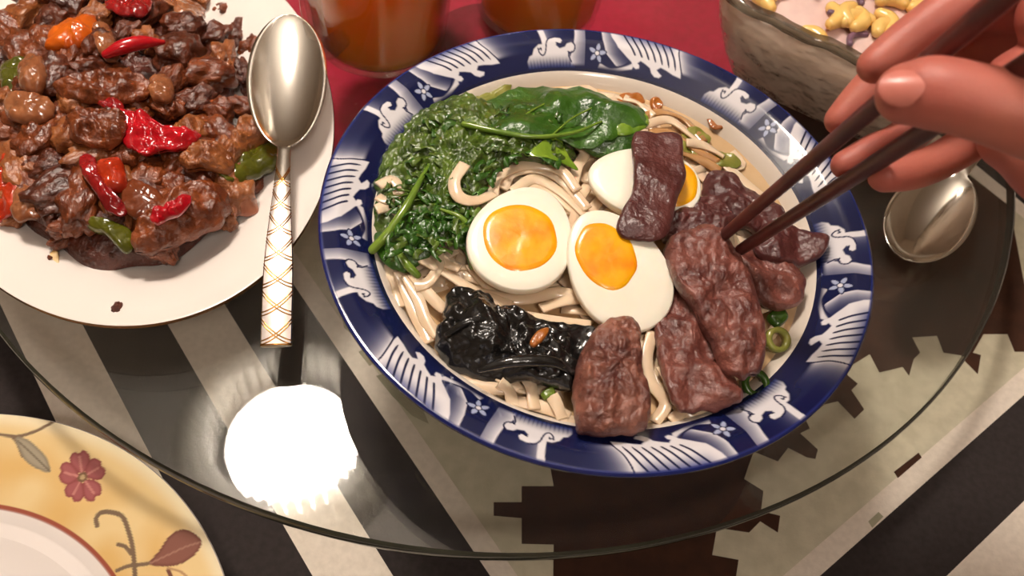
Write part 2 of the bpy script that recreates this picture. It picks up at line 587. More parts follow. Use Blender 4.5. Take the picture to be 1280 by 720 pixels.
def paint_wave(x, y):
    """one repeat of the wave border: x 0..96 mm along the rim, y 0 (inner) .. 21 (outer) mm"""
    dark, mid, white = np.array(lin(17, 24, 66)), np.array(lin(44, 66, 138)), np.array(lin(226, 222, 226))
    col = np.empty(x.shape + (3,)); col[:] = dark
    aa = .3
    def grad_right(col, P, w, y0=-1, y1=30, s=1):
        P = sorted(P, key=lambda q: q[1])
        fx = np.interp(y, [q[1] for q in P], [q[0] for q in P])
        d = (x - fx) * s
        wt = np.exp(-np.clip(d, 0, None) / w) * sm(-aa, aa, d) * sm(y0 - 1, y0 + 1, y) * (1 - sm(y1 - 1, y1 + 1, y))
        wt2 = np.exp(-np.clip(d, 0, None) / (w * 2.2)) * sm(-aa, aa, d) * sm(y0 - 1, y0 + 1, y) * (1 - sm(y1 - 1, y1 + 1, y)) * .6
        return mixc(mixc(col, mid, wt2), white, wt)
    # band behind the flower, the dark leaf, then the fan
    col = grad_right(col, [(7.5, 21.5), (8.4, 15), (10.5, 9), (16, 4.5), (18, 3.5)], 2.4, 4)
    leaf = curve2([(8.0, 4.2), (14, 2.6), (21, 4.4), (26, 7.5)], 20) + [(25, 4), (16, 1.2), (7, 2)]
    w = 1 - sm(-aa, aa, sdf(x, y, leaf))
    col = mixc(col, white, w * sm(1.5, 4.5, y) * .9)
    col = mixc(col, dark, 1 - sm(.25, .55, seg_dist(x, y, curve2([(7, 8), (9, 5.0), (14, 3.4), (20, 4.6), (24.5, 8.4)]))))
    # fan
    fan = [(11.2, 22), (12.5, 18), (16, 12.5), (21, 9), (24, 7.2), (25.2, 5.4), (27.0, 4.6), (28.6, 5.2), (28.2, 6.6), (27.0, 7.2), (28.4, 8.6), (31, 7.8), (34, 6.6), (35.4, 4.6), (37.6, 3.4), (40, 3.6), (41, 4.8),
           (39.2, 5.6), (37.4, 6.6), (39, 8.2), (42, 7.8), (46, 6.9), (50.5, 6.6), (49.2, 9.5), (46.6, 14), (44.8, 18), (44, 22)]
    s = sdf(x, y, fan)
    w = 1 - sm(-aa, aa, s)
    fade = 1 - sm(13.5, 22, y) * sm(13, 20, x - (21 - y) * .2) * (1 - sm(40, 46, x + (y - 12) * .2)) * .95
    col = mixc(col, mid, w * .9)
    col = mixc(col, white, w * fade)
    for k in range(7):
        x0 = 18.5 + 3.6 * k
        P = curve2([(x0 - .5, 20.4), (x0 + 2.6, 15.5), (x0 + 6.4, 10.6 - .25 * k)], 10)
        col = mixc(col, dark, (1 - sm(.3, .62, seg_dist(x, y, P) + .25 * sm(11, 9, y))) * (w > .5))
    # line and white shoulder to the right of the fan
    P = [(44.0, 21.5), (45.0, 17.5), (47.4, 12.5), (51.2, 7.2)]
    col = np.where((s > 0)[..., None], grad_right(col, P, 2.6, 9, 30), col)
    col = mixc(col, dark, 1 - sm(.2, .5, seg_dist(x, y, curve2(P))))
    # cloud curls
    Z = lambda X, Y: (102 + (X - 945) / 18.6, (400 - Y) / 16.2)
    col = grad_right(col, [Z(740, 50), Z(738, 120), Z(722, 220), Z(690, 300), Z(700, 370)], 3.6, 3.0)
    col = grad_right(col, [Z(408, 50), Z(425, 110), Z(430, 200), Z(420, 280)], 1.9, 9)
    cloud = [Z(*q) for q in ((255, 385), (262, 320), (290, 285), (322, 275), (345, 235), (395, 205), (432, 205), (438, 235), (420, 262), (455, 262), (470, 205), (490, 170), (540, 152), (600, 160), (622, 190), (600, 205),
                             (565, 195), (555, 215), (590, 240), (640, 228), (660, 205), (700, 195), (728, 215), (722, 248), (690, 262), (678, 285), (700, 330), (740, 385))]
    w = 1 - sm(-aa, aa, sdf(x, y, cloud))
    g = sm(1.5, 8.5, y)
    col = mixc(col, mid, w * (1 - g) * .5 * sm(.5, 3, y))
    col = mixc(col, white, w * g)
    st = np.abs(((x * 1.15) % 2) - 1)
    col = mixc(col, dark, w * (1 - sm(.15, .5, st)) * (1 - sm(3, 7, y)) * .6)
    col = mixc(col, white, 1 - sm(1.0, 1.0 + 2 * aa, seg_dist(x, y, curve2([Z(440, 60), Z(452, 140), Z(455, 205), Z(430, 255), Z(405, 245)]))))
    for P in ([(385, 232), (392, 262), (420, 285), (448, 268), (462, 230), (472, 190), (500, 160), (545, 150)], [(668, 262), (690, 270), (722, 258), (735, 225), (718, 195)], [(678, 265), (672, 290), (700, 335)],
              [(395, 240), (412, 232), (415, 245)], [(620, 185), (600, 207), (562, 198)]):
        col = mixc(col, dark, 1 - sm(.18, .5, seg_dist(x, y, curve2([Z(*q) for q in P], 24))))
    # flower
    fx, fy = 6.0, 8.6
    for k in range(5):
        a = math.radians(90 - 8 + 72 * k)
        px, py = fx + 2.7 * math.cos(a), fy + 2.7 * math.sin(a)
        u = (x - px) * math.cos(a) + (y - py) * math.sin(a)
        v = -(x - px) * math.sin(a) + (y - py) * math.cos(a)
        e = np.hypot(u / 1.9, v / (1.05 - .25 * u / 1.9).clip(.3, 2)) - 1
        col = mixc(col, dark, 1 - sm(.18, .4, e))
        col = mixc(col, np.array(lin(168, 176, 205)), 1 - sm(-.25, 0.0, e))
    d = np.hypot(x - fx, y - fy)
    col = mixc(col, dark, 1 - sm(1.25, 1.55, d))
    col = mixc(col, white, 1 - sm(.8, 1.1, d))
    # inner band and lip
    col = mixc(col, np.array(lin(20, 24, 58)), 1 - sm(1.3, 1.7, y))
    col = mixc(col, np.array(lin(34, 46, 112)), sm(20.0, 20.6, y) * .85)
    return col


def set_print(o, colors):
    me = o.data
    a = me.color_attributes.new('print', 'FLOAT_COLOR', 'POINT')
    c = np.ones((len(me.vertices), 4), np.float32)
    c[:len(colors), :3] = colors
    a.data.foreach_set('color', c.ravel())


# ------------------------------------------------------------------ ramen bowl
bowl = thing('ramen_bowl', 'large blue and white wave-patterned bowl of noodles on the glass turntable', 'bowl', (0, 0, GLASS))
RI, RO, ZI = .09665, .1172, -.0088
NU, NV = 7 * 240, 60
u = np.arange(NU) / NU
v = np.linspace(0, 1, NV)
TH0 = math.radians(95.6)
VZ = np.linspace(0, 1, 400)
SL_ = .60 - .47 * sm(.54, .74, VZ) - .25 * sm(.93, 1.0, VZ)      # slope: rising flange, crease, flatter lip
RZ = np.cumsum(SL_) * (RO - RI) / 400
RZ = RZ - RZ[-1]
ZI = float(RZ[0])
V = []
for j in range(NV):
    r = RI + (RO - RI) * v[j]
    z = np.interp(v[j], VZ, RZ)
    a = TH0 - u * 2 * math.pi
    V.append(np.stack([r * np.cos(a), r * np.sin(a), np.full(NU, RIM + z)], 1))
V = np.concatenate(V)
F = []
for j in range(NV - 1):
    for i in range(NU):
        l = (i + 1) % NU
        F.append((j * NU + l, j * NU + i, (j + 1) * NU + i, (j + 1) * NU + l))
U_, V_ = np.meshgrid(u, v)
X_ = ((U_ * 7 * 96 + 6.0) % 96)
painted = paint_wave(X_, V_ * 21)
rim = obj('painted_rim', (V, F), M_RIM, bowl)
set_print(rim, painted.reshape(-1, 3))
out_prof = [(RO, 0), (RO + .0009, -.0006), (RO + .0009, -.0022), (RO - .001, -.0032), (.104, -.0085), (.096, -.016), (.086, -.032), (.070, -.048), (.054, -.0555), (.047, -.058)]
obj('outer_wall', lathe(out_prof, (0, 0, RIM), 128), M_BOWL_BLUE, bowl)
in_prof = [(RI, ZI), (RI - .0012, ZI - .0008), (.0925, -.0135), (.087, -.024), (.070, -.042), (.04, -.053), (.0005, -.055)]
obj('inner_wall', lathe(in_prof, (0, 0, RIM), 128), M_BOWL_IN, bowl)
obj('foot_ring', lathe([(.044, -.065), (.048, -.065), (.049, -.058), (.043, -.057)], (0, 0, RIM), 96, True), M_BOWL_BLUE, bowl)

M_BROTH = mat('broth', lin(196, 158, 112), lin(216, 184, 144), 30, .08, .5, .15, 60, coat=.5, contrast=(.3, .7))
ZB = RIM - .0145
bv, bf = [(0, 0, ZB)], []
NR = 40
for j in range(1, NR + 1):
    for k in range(120):
        r = .0918 * j / NR
        a = 2 * math.pi * k / 120
        bv.append((r * math.cos(a), r * math.sin(a), ZB + .0006 * mnoise.noise(Vector((r * math.cos(a) * 70, r * math.sin(a) * 70, 0)))))
for k in range(120):
    bf.append((0, 1 + k, 1 + (k + 1) % 120))
for j in range(NR - 1):
    for k in range(120):
        l = (k + 1) % 120
        bf.append((1 + j * 120 + k, 1 + (j + 1) * 120 + k, 1 + (j + 1) * 120 + l, 1 + j * 120 + l))
tag(obj('broth', (bv, bf), M_BROTH), 'cloudy light brown soup broth filling the wave-patterned bowl', 'broth', kind='stuff')

# ------------------------------------------------------------------ labels that single one thing out
ANCHORS_BOWL = [('whole-faced egg half', 652, 300), ('middle egg half', 772, 330), ('egg half under the beef', 760, 225), ('black fungus', 640, 425), ('spinach leaf', 690, 150), ('lowest beef chunk', 765, 475), ('long beef strip', 890, 365)]
ANCHORS_PLATE = [('bright red chilli', 178, 82), ('folded red pepper', 200, 165), ('orange carrot wedge', 90, 42), ('carrot cube', 135, 218), ('upper green pepper', 315, 205), ('largest beef chunk', 235, 275), ('spoon bowl', 360, 75), ('pale onion', 45, 122), ('pink onion petal', 300, 250), ('lower green pepper', 150, 295)]
USED = set()


def where(px, py, anchors):
    order = sorted(anchors, key=lambda a: (a[1] - px) ** 2 + (a[2] - py) ** 2)
    for (n, ax, ay) in order:
        dx, dy = px - ax, py - ay
        dist = math.hypot(dx, dy)
        k = int(((math.degrees(math.atan2(-dy, dx)) + 22.5) % 360) // 45)
        w = ['right of', 'upper right of', 'above', 'upper left of', 'left of', 'lower left of', 'below', 'lower right of'][k]
        near = 'just ' if dist < 45 else ('' if dist < 90 else 'well ' if dist < 150 else 'far ')
        yield near + w + ' the ' + n


def unique_label(stem, px, py, anchors):
    for w in where(px, py, anchors):
        s = stem + ' ' + w
        if s not in USED:
            USED.add(s)
            return s
    for w in where(px, py, anchors):
        for w2 in where(px, py, anchors):
            s = stem + ' ' + w + ' and ' + w2
            if w2 != w and s not in USED and len(s.split()) <= 16:
                USED.add(s)
                return s
    return stem


# ------------------------------------------------------------------ noodles
M_NOODLE = mat('noodle', lin(238, 212, 182), lin(226, 196, 163), 40, .22, .5, .1, 200, coat=.35, sss=.15)
M_NOODLE_SOAKED = mat('soaked_noodle', lin(196, 150, 100), lin(170, 118, 70), 40, .22, .5, .1, 200, coat=.35)
M_LEEK = mat('pale_leek', lin(206, 212, 180), lin(190, 202, 160), 40, .2, .5, coat=.3)
rs = random.Random(3)
parts = []
for i in range(120):
    a0, r0 = rs.uniform(0, 6.28), rs.uniform(.01, .080)
    ang = rs.uniform(0, 6.28)
    x, y = r0 * math.cos(a0), r0 * math.sin(a0)
    P = []
    zz = ZB + rs.uniform(-.001, .0028)
    for k in range(6):
        P.append((x, y, zz + rs.uniform(-.0012, .0016)))
        ang += rs.uniform(-.7, .7)
        x += .014 * math.cos(ang); y += .014 * math.sin(ang)
        rr = math.hypot(x, y)
        if rr > .086:
            x *= .086 / rr; y *= .086 / rr; ang += .9
    parts.append(ribbon(P, rs.uniform(.0042, .0062), .0014, 18, .35, i))
tag(obj('noodle_tangle', join(*parts), M_NOODLE), 'tangled flat rice noodles lying in the broth under the toppings', 'noodles', kind='stuff')

NOODLES = [  # visible strands: pixel path, height above broth (start, end)
    ([(581, 205), (568, 226), (573, 245), (592, 251), (618, 242)], .0205, .0165), ([(616, 246), (622, 222), (655, 207), (698, 212), (722, 238)], .012, .009), ([(628, 236), (640, 218), (672, 213), (705, 228), (734, 262)], .010, .007),
    ([(640, 240), (668, 224), (700, 240), (735, 272)], .009, .006), ([(655, 234), (690, 240), (715, 262), (745, 278)], .007, .005), ([(722, 182), (731, 192), (722, 208), (716, 234), (712, 268)], .008, .005),
    ([(735, 232), (722, 252), (718, 275), (708, 296)], .005, .006), ([(473, 232), (490, 224), (499, 238), (484, 250), (472, 246)], .014, .012), ([(470, 262), (486, 258), (500, 268), (506, 284)], .012, .011),
    ([(498, 340), (508, 365), (520, 395), (538, 428)], .004, .003), ([(508, 345), (522, 372), (532, 400), (548, 420)], .006, .004), ([(516, 342), (536, 368), (552, 384), (566, 392)], .007, .004),
    ([(526, 322), (556, 340), (594, 364), (640, 384)], .009, .005), ([(536, 312), (548, 330), (536, 352), (518, 358)], .009, .007), ([(552, 300), (546, 316), (556, 328), (575, 336)], .009, .008),
    ([(600, 366), (650, 374), (700, 366), (736, 378), (748, 400)], .005, .006), ([(570, 374), (632, 390), (694, 402), (738, 408)], .009, .008), ([(676, 386), (706, 376), (724, 372)], .006, .005),
    ([(656, 468), (664, 484), (668, 512)], .005, .004), ([(690, 494), (697, 508), (703, 524)], .006, .004), ([(624, 478), (636, 488), (642, 508)], .006, .003), ([(640, 500), (668, 506), (690, 512), (712, 522)], .003, .003),
    ([(816, 415), (809, 446), (814, 478), (832, 504), (818, 528)], .008, .003), ([(826, 458), (842, 486), (852, 512), (838, 526)], .006, .003), ([(800, 420), (806, 440), (802, 470)], .005, .004), ([(838, 500), (862, 516), (884, 512)], .003, .003),
    ([(548, 458), (584, 478), (624, 486), (650, 480)], .002, .003), ([(520, 424), (536, 452), (566, 478), (606, 500)], .002, .002), ([(484, 330), (496, 356), (500, 384)], .002, .002), ([(700, 330), (716, 350), (722, 378)], .003, .004),
    ([(716, 300), (712, 318), (718, 336)], .006, .005), ([(826, 335), (836, 352), (842, 372)], .004, .004), ([(700, 520), (716, 528), (722, 538)], .003, .003), ([(588, 330), (604, 350), (622, 368)], .004, .004)]
for i, (P, h0, h1) in enumerate(NOODLES):
    n = len(P)
    pts = [at(a, b, ZB + h0 + (h1 - h0) * k / (n - 1)) for k, (a, b) in enumerate(P)]
    leek = i in (0,)
    o = obj('noodle', ribbon(pts, .0052 if not leek else .0056, .0015, 36, .3, i + 50), M_NOODLE)
    mid = P[n // 2]
    tag(o, unique_label('flat cream noodle ' + ('curled on the greens' if leek else 'lying'), *mid, ANCHORS_BOWL), 'noodle', 'noodle strands in the soup')

SOAKED = [([(800, 148), (826, 140), (856, 150), (880, 178)], .004, .003), ([(806, 156), (836, 150), (862, 168), (892, 196)], .006, .003), ([(812, 166), (838, 164), (866, 184), (898, 204)], .005, .003), ([(780, 122), (800, 130), (816, 146)], .004, .004),
          ([(850, 190), (876, 200), (900, 214)], .004, .003), ([(858, 178), (880, 182), (905, 196)], .006, .004)]
for i, (P, h0, h1) in enumerate(SOAKED):
    pts = [at(a, b, ZB + h0 + (h1 - h0) * k / (len(P) - 1)) for k, (a, b) in enumerate(P)]
    o = obj('noodle', ribbon(pts, .0045, .0014, 30, .5, i + 150), M_NOODLE_SOAKED if i % 2 == 0 else M_NOODLE)
    tag(o, unique_label('brothy browned noodle strand', *P[len(P) // 2], ANCHORS_BOWL), 'noodle', 'noodle strands in the soup')

M_SCALLION = mat('scallion', lin(150, 146, 70), lin(112, 120, 46), 80, .25, .5, .2, 300, coat=.4)
M_SCALLION_DARK = mat('dark_scallion', lin(58, 92, 24), lin(40, 70, 18), 80, .25, .5, .2, 300, coat=.4)
M_OIL_BIT = mat('fried_shallot', lin(170, 100, 34), lin(150, 80, 24), 80, .3, .5, .3, 300, coat=.4)
px_seed = lambda q: q[0][0] % 17
for (pts, m, lab) in [
    ([(852, 168), (870, 160), (890, 172), (880, 182), (862, 180)], M_SCALLION, 'yellow green scallion piece floating nearest the far bowl rim'),
    ([(868, 186), (900, 190), (926, 200), (920, 210), (890, 206), (870, 198)], M_SCALLION, 'long olive scallion piece floating right of the beef-covered egg'),
    ([(846, 178), (862, 182), (872, 192), (858, 196), (846, 190)], M_SCALLION, 'small green scallion slice among the brothy noodles'),
    ([(884, 148), (902, 150), (908, 160), (892, 160)], M_OIL_BIT, 'amber fried shallot bit floating by the far rim'),
    ([(772, 118), (796, 116), (806, 130), (782, 132)], M_OIL_BIT, 'orange fried shallot bit behind the spinach leaf tip'),
    ([(813, 126), (824, 122), (828, 134), (818, 138)], M_OIL_BIT, 'tiny orange fried shallot bit right of the spinach tip'),
    ([(596, 120), (618, 112), (640, 106), (634, 116), (608, 128)], M_SCALLION, 'yellow scallion piece behind the spinach near the far rim')]:
    o = obj('scallion' if m is not M_OIL_BIT else 'fried_shallot', slab([(a, b, ZB + .0030) for a, b in pts], .0016, .0008, 300, px_seed(pts), 40, 8, 3, 0, .002, None, .12), m)
    tag(o, lab, 'scallion' if m is not M_OIL_BIT else 'shallot', 'scallion and shallot bits in the soup')
for (px, py, s, lab) in [(968, 426, .0052, 'pale green scallion ring floating right of the long beef strip'), (940, 480, .0056, 'dark green scallion ring below the end of the long beef strip')]:
    c = at(px, py, ZB + .004)
    o = obj('scallion_ring', lathe([(s, 0), (s, .004), (s * .6, .004), (s * .6, 0)], c, 28, True), M_SCALLION if px > 950 else M_SCALLION_DARK)
    o.rotation_euler = (.35, .2, 0)
    tag(o, lab, 'scallion')

# ------------------------------------------------------------------ greens
def green_mat(name, c1, c2, scale):
    return mat(name, c1, c2, scale, .2, .5, .7, 300, coat=.4, contrast=(.3, .7), rough2=.4, bdist=.0012)
M_LEAF = green_mat('spinach_leaf', lin(34, 72, 14), lin(62, 104, 26), 45)
M_GREENS = green_mat('chopped_greens', lin(38, 60, 12), lin(92, 116, 38), 140)
M_STEM = mat('green_stem', lin(120, 146, 52), lin(96, 128, 40), 60, .2, .5, coat=.4)
M_STEM_LIGHT = mat('light_leaf', lin(132, 160, 48), lin(90, 128, 30), 60, .18, .5, .3, 160, coat=.4)
ZG = ZB + .010
greens = slab([(472, 205, ZB + .004), (496, 172, ZB + .004), (520, 148, ZB + .004), (548, 130, ZB + .004), (590, 122, ZB + .005), (640, 150, ZG), (700, 172, ZG), (722, 190, ZB + .007), (700, 208, ZG), (650, 205, ZG), (612, 232, ZG), (590, 270, ZG), (560, 300, ZG), (520, 325, ZB + .006), (482, 318, ZB + .004), (468, 262, ZB + .004)],
              .010, .0026, 330, 4, 180, 60, 6, .004, .002, (575, 205, ZB + .010), .05)
tag(obj('chopped_greens', greens, M_GREENS), 'heap of finely wilted chopped greens at the left of the soup', 'greens', kind='stuff')
bits, bits2 = [], []
rs = random.Random(11)
for i in range(420):
    px, py = rs.uniform(482, 700), rs.uniform(135, 320)
    if px + .6 * (py - 130) < 546 or px > 620 - (py - 230) * .6 and py > 205:
        continue
    q = at(px, py, ZB + .0165 + rs.uniform(-.002, .001))
    a = rs.uniform(0, 6.28); L = rs.uniform(.002, .0045)
    (bits if i % 3 else bits2).append(ribbon([q - Vector((math.cos(a), math.sin(a), 0)) * L, q + Vector((0, 0, rs.uniform(0, .0012))), q + Vector((math.cos(a + .5), math.sin(a + .5), -.2)) * L], rs.uniform(.0012, .003), .0005, 6, .6, i))
tag(obj('greens_shreds', join(*bits, *bits2), [M_LEAF, M_GREENS], mi=[0] * sum(len(b[1]) for b in bits) + [1] * sum(len(b[1]) for b in bits2)), 'curled shreds of wilted green leaf on the chopped greens', 'greens', kind='stuff')


def leaf(outline, m, label, vein=None, seed=1, thick=.0022, wavy=.004, amp=.0008, arch=.001, freq=110, branches=()):
    t = obj('spinach_leaf', slab(outline, thick, amp, freq, seed, 90, 20, 6, arch, wavy, None, .06), m)
    tag(t, label, 'leaf')
    if vein:
        pts, r = vein
        obj('leaf_stem', tube([at(*p) for p in pts], r, 8, 24), M_STEM, t)
    for b in branches:
        obj('leaf_vein', tube([at(*p) for p in b], .0005, 6, 12), M_STEM, t)
    return t


zt = ZB + .016
leaf([(578, 152, zt), (590, 132, zt - .001), (612, 120, zt - .003), (650, 110, zt - .005), (700, 106, zt - .005), (745, 112, zt - .004), (775, 128, zt - .003), (808, 142, zt - .004), (806, 160, zt - .003), (770, 172, zt - .001), (735, 182, zt), (700, 176, zt), (660, 176, zt), (620, 168, zt + .001)],
     M_LEAF, 'large glossy dark green spinach leaf spread along the far side of the soup', ([(580, 155, zt + .002), (620, 164, zt + .0035), (668, 171, zt + .0035), (716, 166, zt + .003), (752, 152, zt + .002)], [.0014, .0013, .0011, .0009, .0005]), 5, .0022, .007, .0012,
     branches=[[(640, 167, zt + .003), (655, 145, zt + .0025), (680, 130, zt + .001)], [(690, 169, zt + .003), (715, 148, zt + .0025), (740, 135, zt + .001)]])
leaf([(760, 150, zt - .002), (785, 138, zt - .002), (808, 146, zt - .003), (808, 162, zt - .003), (785, 172, zt - .002), (762, 168, zt - .002)], M_STEM_LIGHT, 'bright yellow green leaf tip folded above the beef-topped egg', None, 7, .0014, .004, .0008, 0)
leaf([(722, 176, zt - .003), (760, 166, zt - .002), (798, 170, zt - .003), (800, 188, zt - .006), (770, 196, zt - .006), (742, 192, zt - .006)], M_LEAF, 'dark crumpled spinach leaf tucked behind the beef-topped egg', None, 8, .003, .004)
leaf([(662, 196, zt), (682, 178, zt), (700, 174, zt), (708, 190, zt - .003), (722, 212, zt - .006), (704, 209, zt - .005), (684, 204, zt - .002)], M_STEM_LIGHT, 'small light green leaf piece above the pile of noodles', None, 9, .0010, .004, .0006, -.001)
leaf([(536, 262, zt - .003), (566, 256, zt - .002), (594, 262, zt - .003), (604, 278, zt - .004), (598, 300, zt - .006), (597, 322, zt - .007), (588, 334, zt - .008), (580, 312, zt - .006), (560, 300, zt - .004), (540, 284, zt - .004)], M_LEAF, 'dark green leaf drooping beside the whole-faced egg half',
     ([(552, 262, zt + .0005), (576, 272, zt + .001), (588, 292, zt - .002), (592, 332, zt - .005)], [.0007, .0012, .0016, .0018]), 10)
leaf([(468, 290, zt - .008), (490, 285, zt - .006), (520, 270, zt - .004), (540, 285, zt - .003), (548, 310, zt - .005), (520, 330, zt - .007), (500, 336, zt - .008), (474, 320, zt - .008)], M_LEAF, 'crumpled dark leaf at the left rim over the noodles', None, 12, .004, .005, .0015)
st = obj('leaf_stem', tube([at(466, 312, ZB + .009), at(486, 290, ZB + .0135), at(508, 258, ZB + .017), at(524, 228, ZB + .0175), at(536, 206, ZB + .016)], [.0020, .0020, .0018, .0013, .0007], 10, 30), M_STEM)
tag(st, 'long pale green stem lying across the greens at the left', 'stem')
st = obj('leaf_stem', tube([at(500, 318, ZB + .010), at(510, 332, ZB + .010), at(522, 344, ZB + .008)], [.0016, .0019, .0015], 10, 16), M_STEM)
tag(st, 'short green stem end poking out above the left noodles', 'stem')

# ------------------------------------------------------------------ eggs
M_EGG = mat('egg_white', lin(253, 245, 228), lin(250, 240, 220), 40, .28, .5, .04, 90, sss=.15, coat=.15)
M_YOLK = mat('egg_yolk', lin(255, 146, 0), lin(255, 180, 8), 70, .3, .5, .35, 110, sss=.2, coat=.3, contrast=(.35, .6))


def egg_half(px, py, z, L, W, D, ang, tilt, yo, ys, label, seed):
    """half egg with its cut face up; ang = long axis in the face, tilt = (rx, ry)"""
    c = at(px, py, z)
    R = Matrix.Rotation(tilt[0], 3, 'X') @ Matrix.Rotation(tilt[1], 3, 'Y') @ Matrix.Rotation(ang, 3, 'Z')
    t = thing('egg_half', label, 'egg', c, 'egg halves in the soup')
    n, m = 64, 16
    V, F = [], []
    def out_r(a):
        x = math.cos(a)
        return L / 2 * x * (1.0 + .0 * x), W / 2 * math.sin(a) * (1 - .14 * x)
    rings = []
    for j in range(7):      # cut face
        s = .0005 + (j / 6) * .965
        rings.append((s, .0008 * (1 - s * s)))
    rings += [(.985, -.0003), (1.0, -.0012)]
    for j in range(1, m):
        b = j / m * math.pi / 2
        rings.append((math.cos(b), -.0012 - D * math.sin(b)))
    rings.append((.001, -.0012 - D))
    for (s, h) in rings:
        for k in range(n):
            x, y = out_r(2 * math.pi * k / n)
            V.append(c + R @ Vector((x * s, y * s, h)))
    for j in range(len(rings) - 1):
        for k in range(n):
            l = (k + 1) % n
            F.append((j * n + k, (j + 1) * n + k, (j + 1) * n + l, j * n + l))
    obj('egg_white', (V, F), M_EGG, t)
    V, F = [], []
    for j in range(9):
        s = .001 + j / 8
        for k in range(48):
            a = 2 * math.pi * k / 48
            w = 1 + .10 * mnoise.noise(Vector((math.cos(a) * 1.3 + seed, math.sin(a) * 1.3, seed)))
            x, y = yo[0] + ys[0] / 2 * s * w * math.cos(a), yo[1] + ys[1] / 2 * s * w * math.sin(a)
            h = .0006 * (1 - s ** 4) + .0006 + .0005 * fbm((x + seed, y, 0), 160, 2) * (1 - s)
            V.append(c + R @ Vector((x, y, h if j < 8 else -.001)))
    for j in range(8):
        for k in range(48):
            l = (k + 1) % 48
            F.append((j * 48 + k, (j + 1) * 48 + k, (j + 1) * 48 + l, j * 48 + l))
    obj('yolk', (V, F), M_YOLK, t)
    return t


ZE = RIM + .0035
egg_half(653, 295, ZE, .0500, .0425, .016, math.radians(78), (math.radians(8), math.radians(2)), (-.001, .0005), (.0345, .0335), 'round soft-boiled egg half with a broad orange yolk left of centre', 1)
egg_half(773, 336, ZE - .0005, .0550, .0405, .016, math.radians(-54 + 180), (math.radians(15), math.radians(4)), (.0065, .002), (.0325, .0265), 'soft-boiled egg half with its yolk tucked under the dark beef, in the middle', 2)
egg_half(806, 227, ZE - .002, .050, .036, .015, math.radians(178), (math.radians(10), math.radians(-3)), (-.012, -.0015), (.024, .026), 'soft-boiled egg half at the back, crossed by a dark beef strip', 3)

# ------------------------------------------------------------------ beef, fungus
def beef_mat(name, c1, c2, scale=70, bump=.6):
    return mat(name, c1, c2, scale, .34, .5, bump, 420, coat=.5, contrast=(.32, .68), rough2=.55, bdist=.0012)
M_BEEF = beef_mat('seared_beef', lin(84, 38, 32), lin(138, 80, 68), 90, .9)
M_BEEF_DARK = beef_mat('dark_beef', lin(70, 26, 26), lin(94, 44, 40), 60, .7)
M_BEEF_LIGHT = beef_mat('browned_beef', lin(84, 40, 34), lin(148, 92, 74), 90, 1.0)
M_FUNGUS = mat('black_fungus', lin(14, 13, 13), lin(30, 28, 27), 80, .16, .5, .5, 140, coat=.5, rough2=.3, bdist=.0015)
ZM = RIM - .001
BEEF = [
    ([(880, 222), (905, 214), (940, 240), (975, 262), (990, 285), (960, 296), (920, 280), (890, 258)], ZM - .006, .006, M_BEEF_DARK, 'dark beef slice behind the chopstick tips at the right of the soup', .001, 0),
    ([(940, 300), (962, 278), (1000, 286), (1033, 300), (1024, 322), (985, 334), (950, 322)], ZM - .003, .006, M_BEEF_DARK, 'dark beef slice reaching over the right inner rim', .001, 1),
    ([(918, 318), (950, 312), (985, 330), (1006, 352), (1000, 380), (965, 386), (935, 362)], ZM - .005, .007, M_BEEF, 'beef slice tucked under the right side of the long strip', .0012, 2),
    ([(838, 272), (865, 252), (895, 246), (912, 262), (918, 285), (900, 305), (860, 312), (830, 300)], ZM - .002, .007, M_BEEF_DARK, 'beef piece right behind the chopstick tips, joining the long strip', .0015, 3),
    ([(822, 365), (850, 345), (872, 372), (892, 420), (920, 480), (924, 505), (880, 515), (845, 512), (828, 470), (818, 415)], ZM - .004, .007, M_BEEF, 'flat beef slice below the middle egg, left of the long strip', .0012, 4),
    ([(830, 312), (856, 288), (888, 286), (915, 312), (940, 352), (952, 400), (955, 455), (935, 470), (905, 462), (885, 418), (862, 378), (840, 350)], ZM + .004, .010, M_BEEF, 'long wrinkled seared beef strip in front of the chopstick tips', .0026, 5),
]
for (pts, z, th, m, lab, amp, sd) in BEEF:
    n = len(pts)
    o = obj('beef_slice', slab([(a, b, z + .0012 * math.sin(i * 2.1 + sd)) for i, (a, b) in enumerate(pts)], th, amp, 210, sd + 2, 110, 30, 10, .001, .004, None, .05), m)
    tag(o, lab, 'beef', 'beef slices in the soup')
o = obj('beef_slice', slab([(792, 168, ZM + .0115), (822, 166, ZM + .0115), (850, 168, ZM + .0115), (854, 200, ZM + .0115), (857, 222, ZM + .011), (846, 252, ZM + .010), (832, 296, ZM + .009), (800, 300, ZM + .010), (772, 288, ZM + .011), (778, 262, ZM + .0115), (790, 240, ZM + .012), (791, 205, ZM + .012)],
                         .005, .0008, 150, 9, 110, 24, 9, .001, .002, None, .02), M_BEEF_DARK)
tag(o, 'smooth dark purple beef strip lying across the back egg half', 'beef', 'beef slices in the soup')
o = obj('beef_slice', slab([(735, 425, ZM), (752, 405, ZM + .001), (778, 398, ZM + .001), (798, 412, ZM), (800, 440, ZM), (804, 470, ZM), (812, 500, ZM), (808, 535, ZM), (770, 544, ZM), (725, 538, ZM), (715, 500, ZM), (720, 460, ZM)],
                         .013, .0032, 190, 12, 120, 32, 6, .002, .001, None, .05), M_BEEF_LIGHT)
tag(o, 'thick browned beef chunk at the near edge of the soup', 'beef', 'beef slices in the soup')
zf = RIM - .004
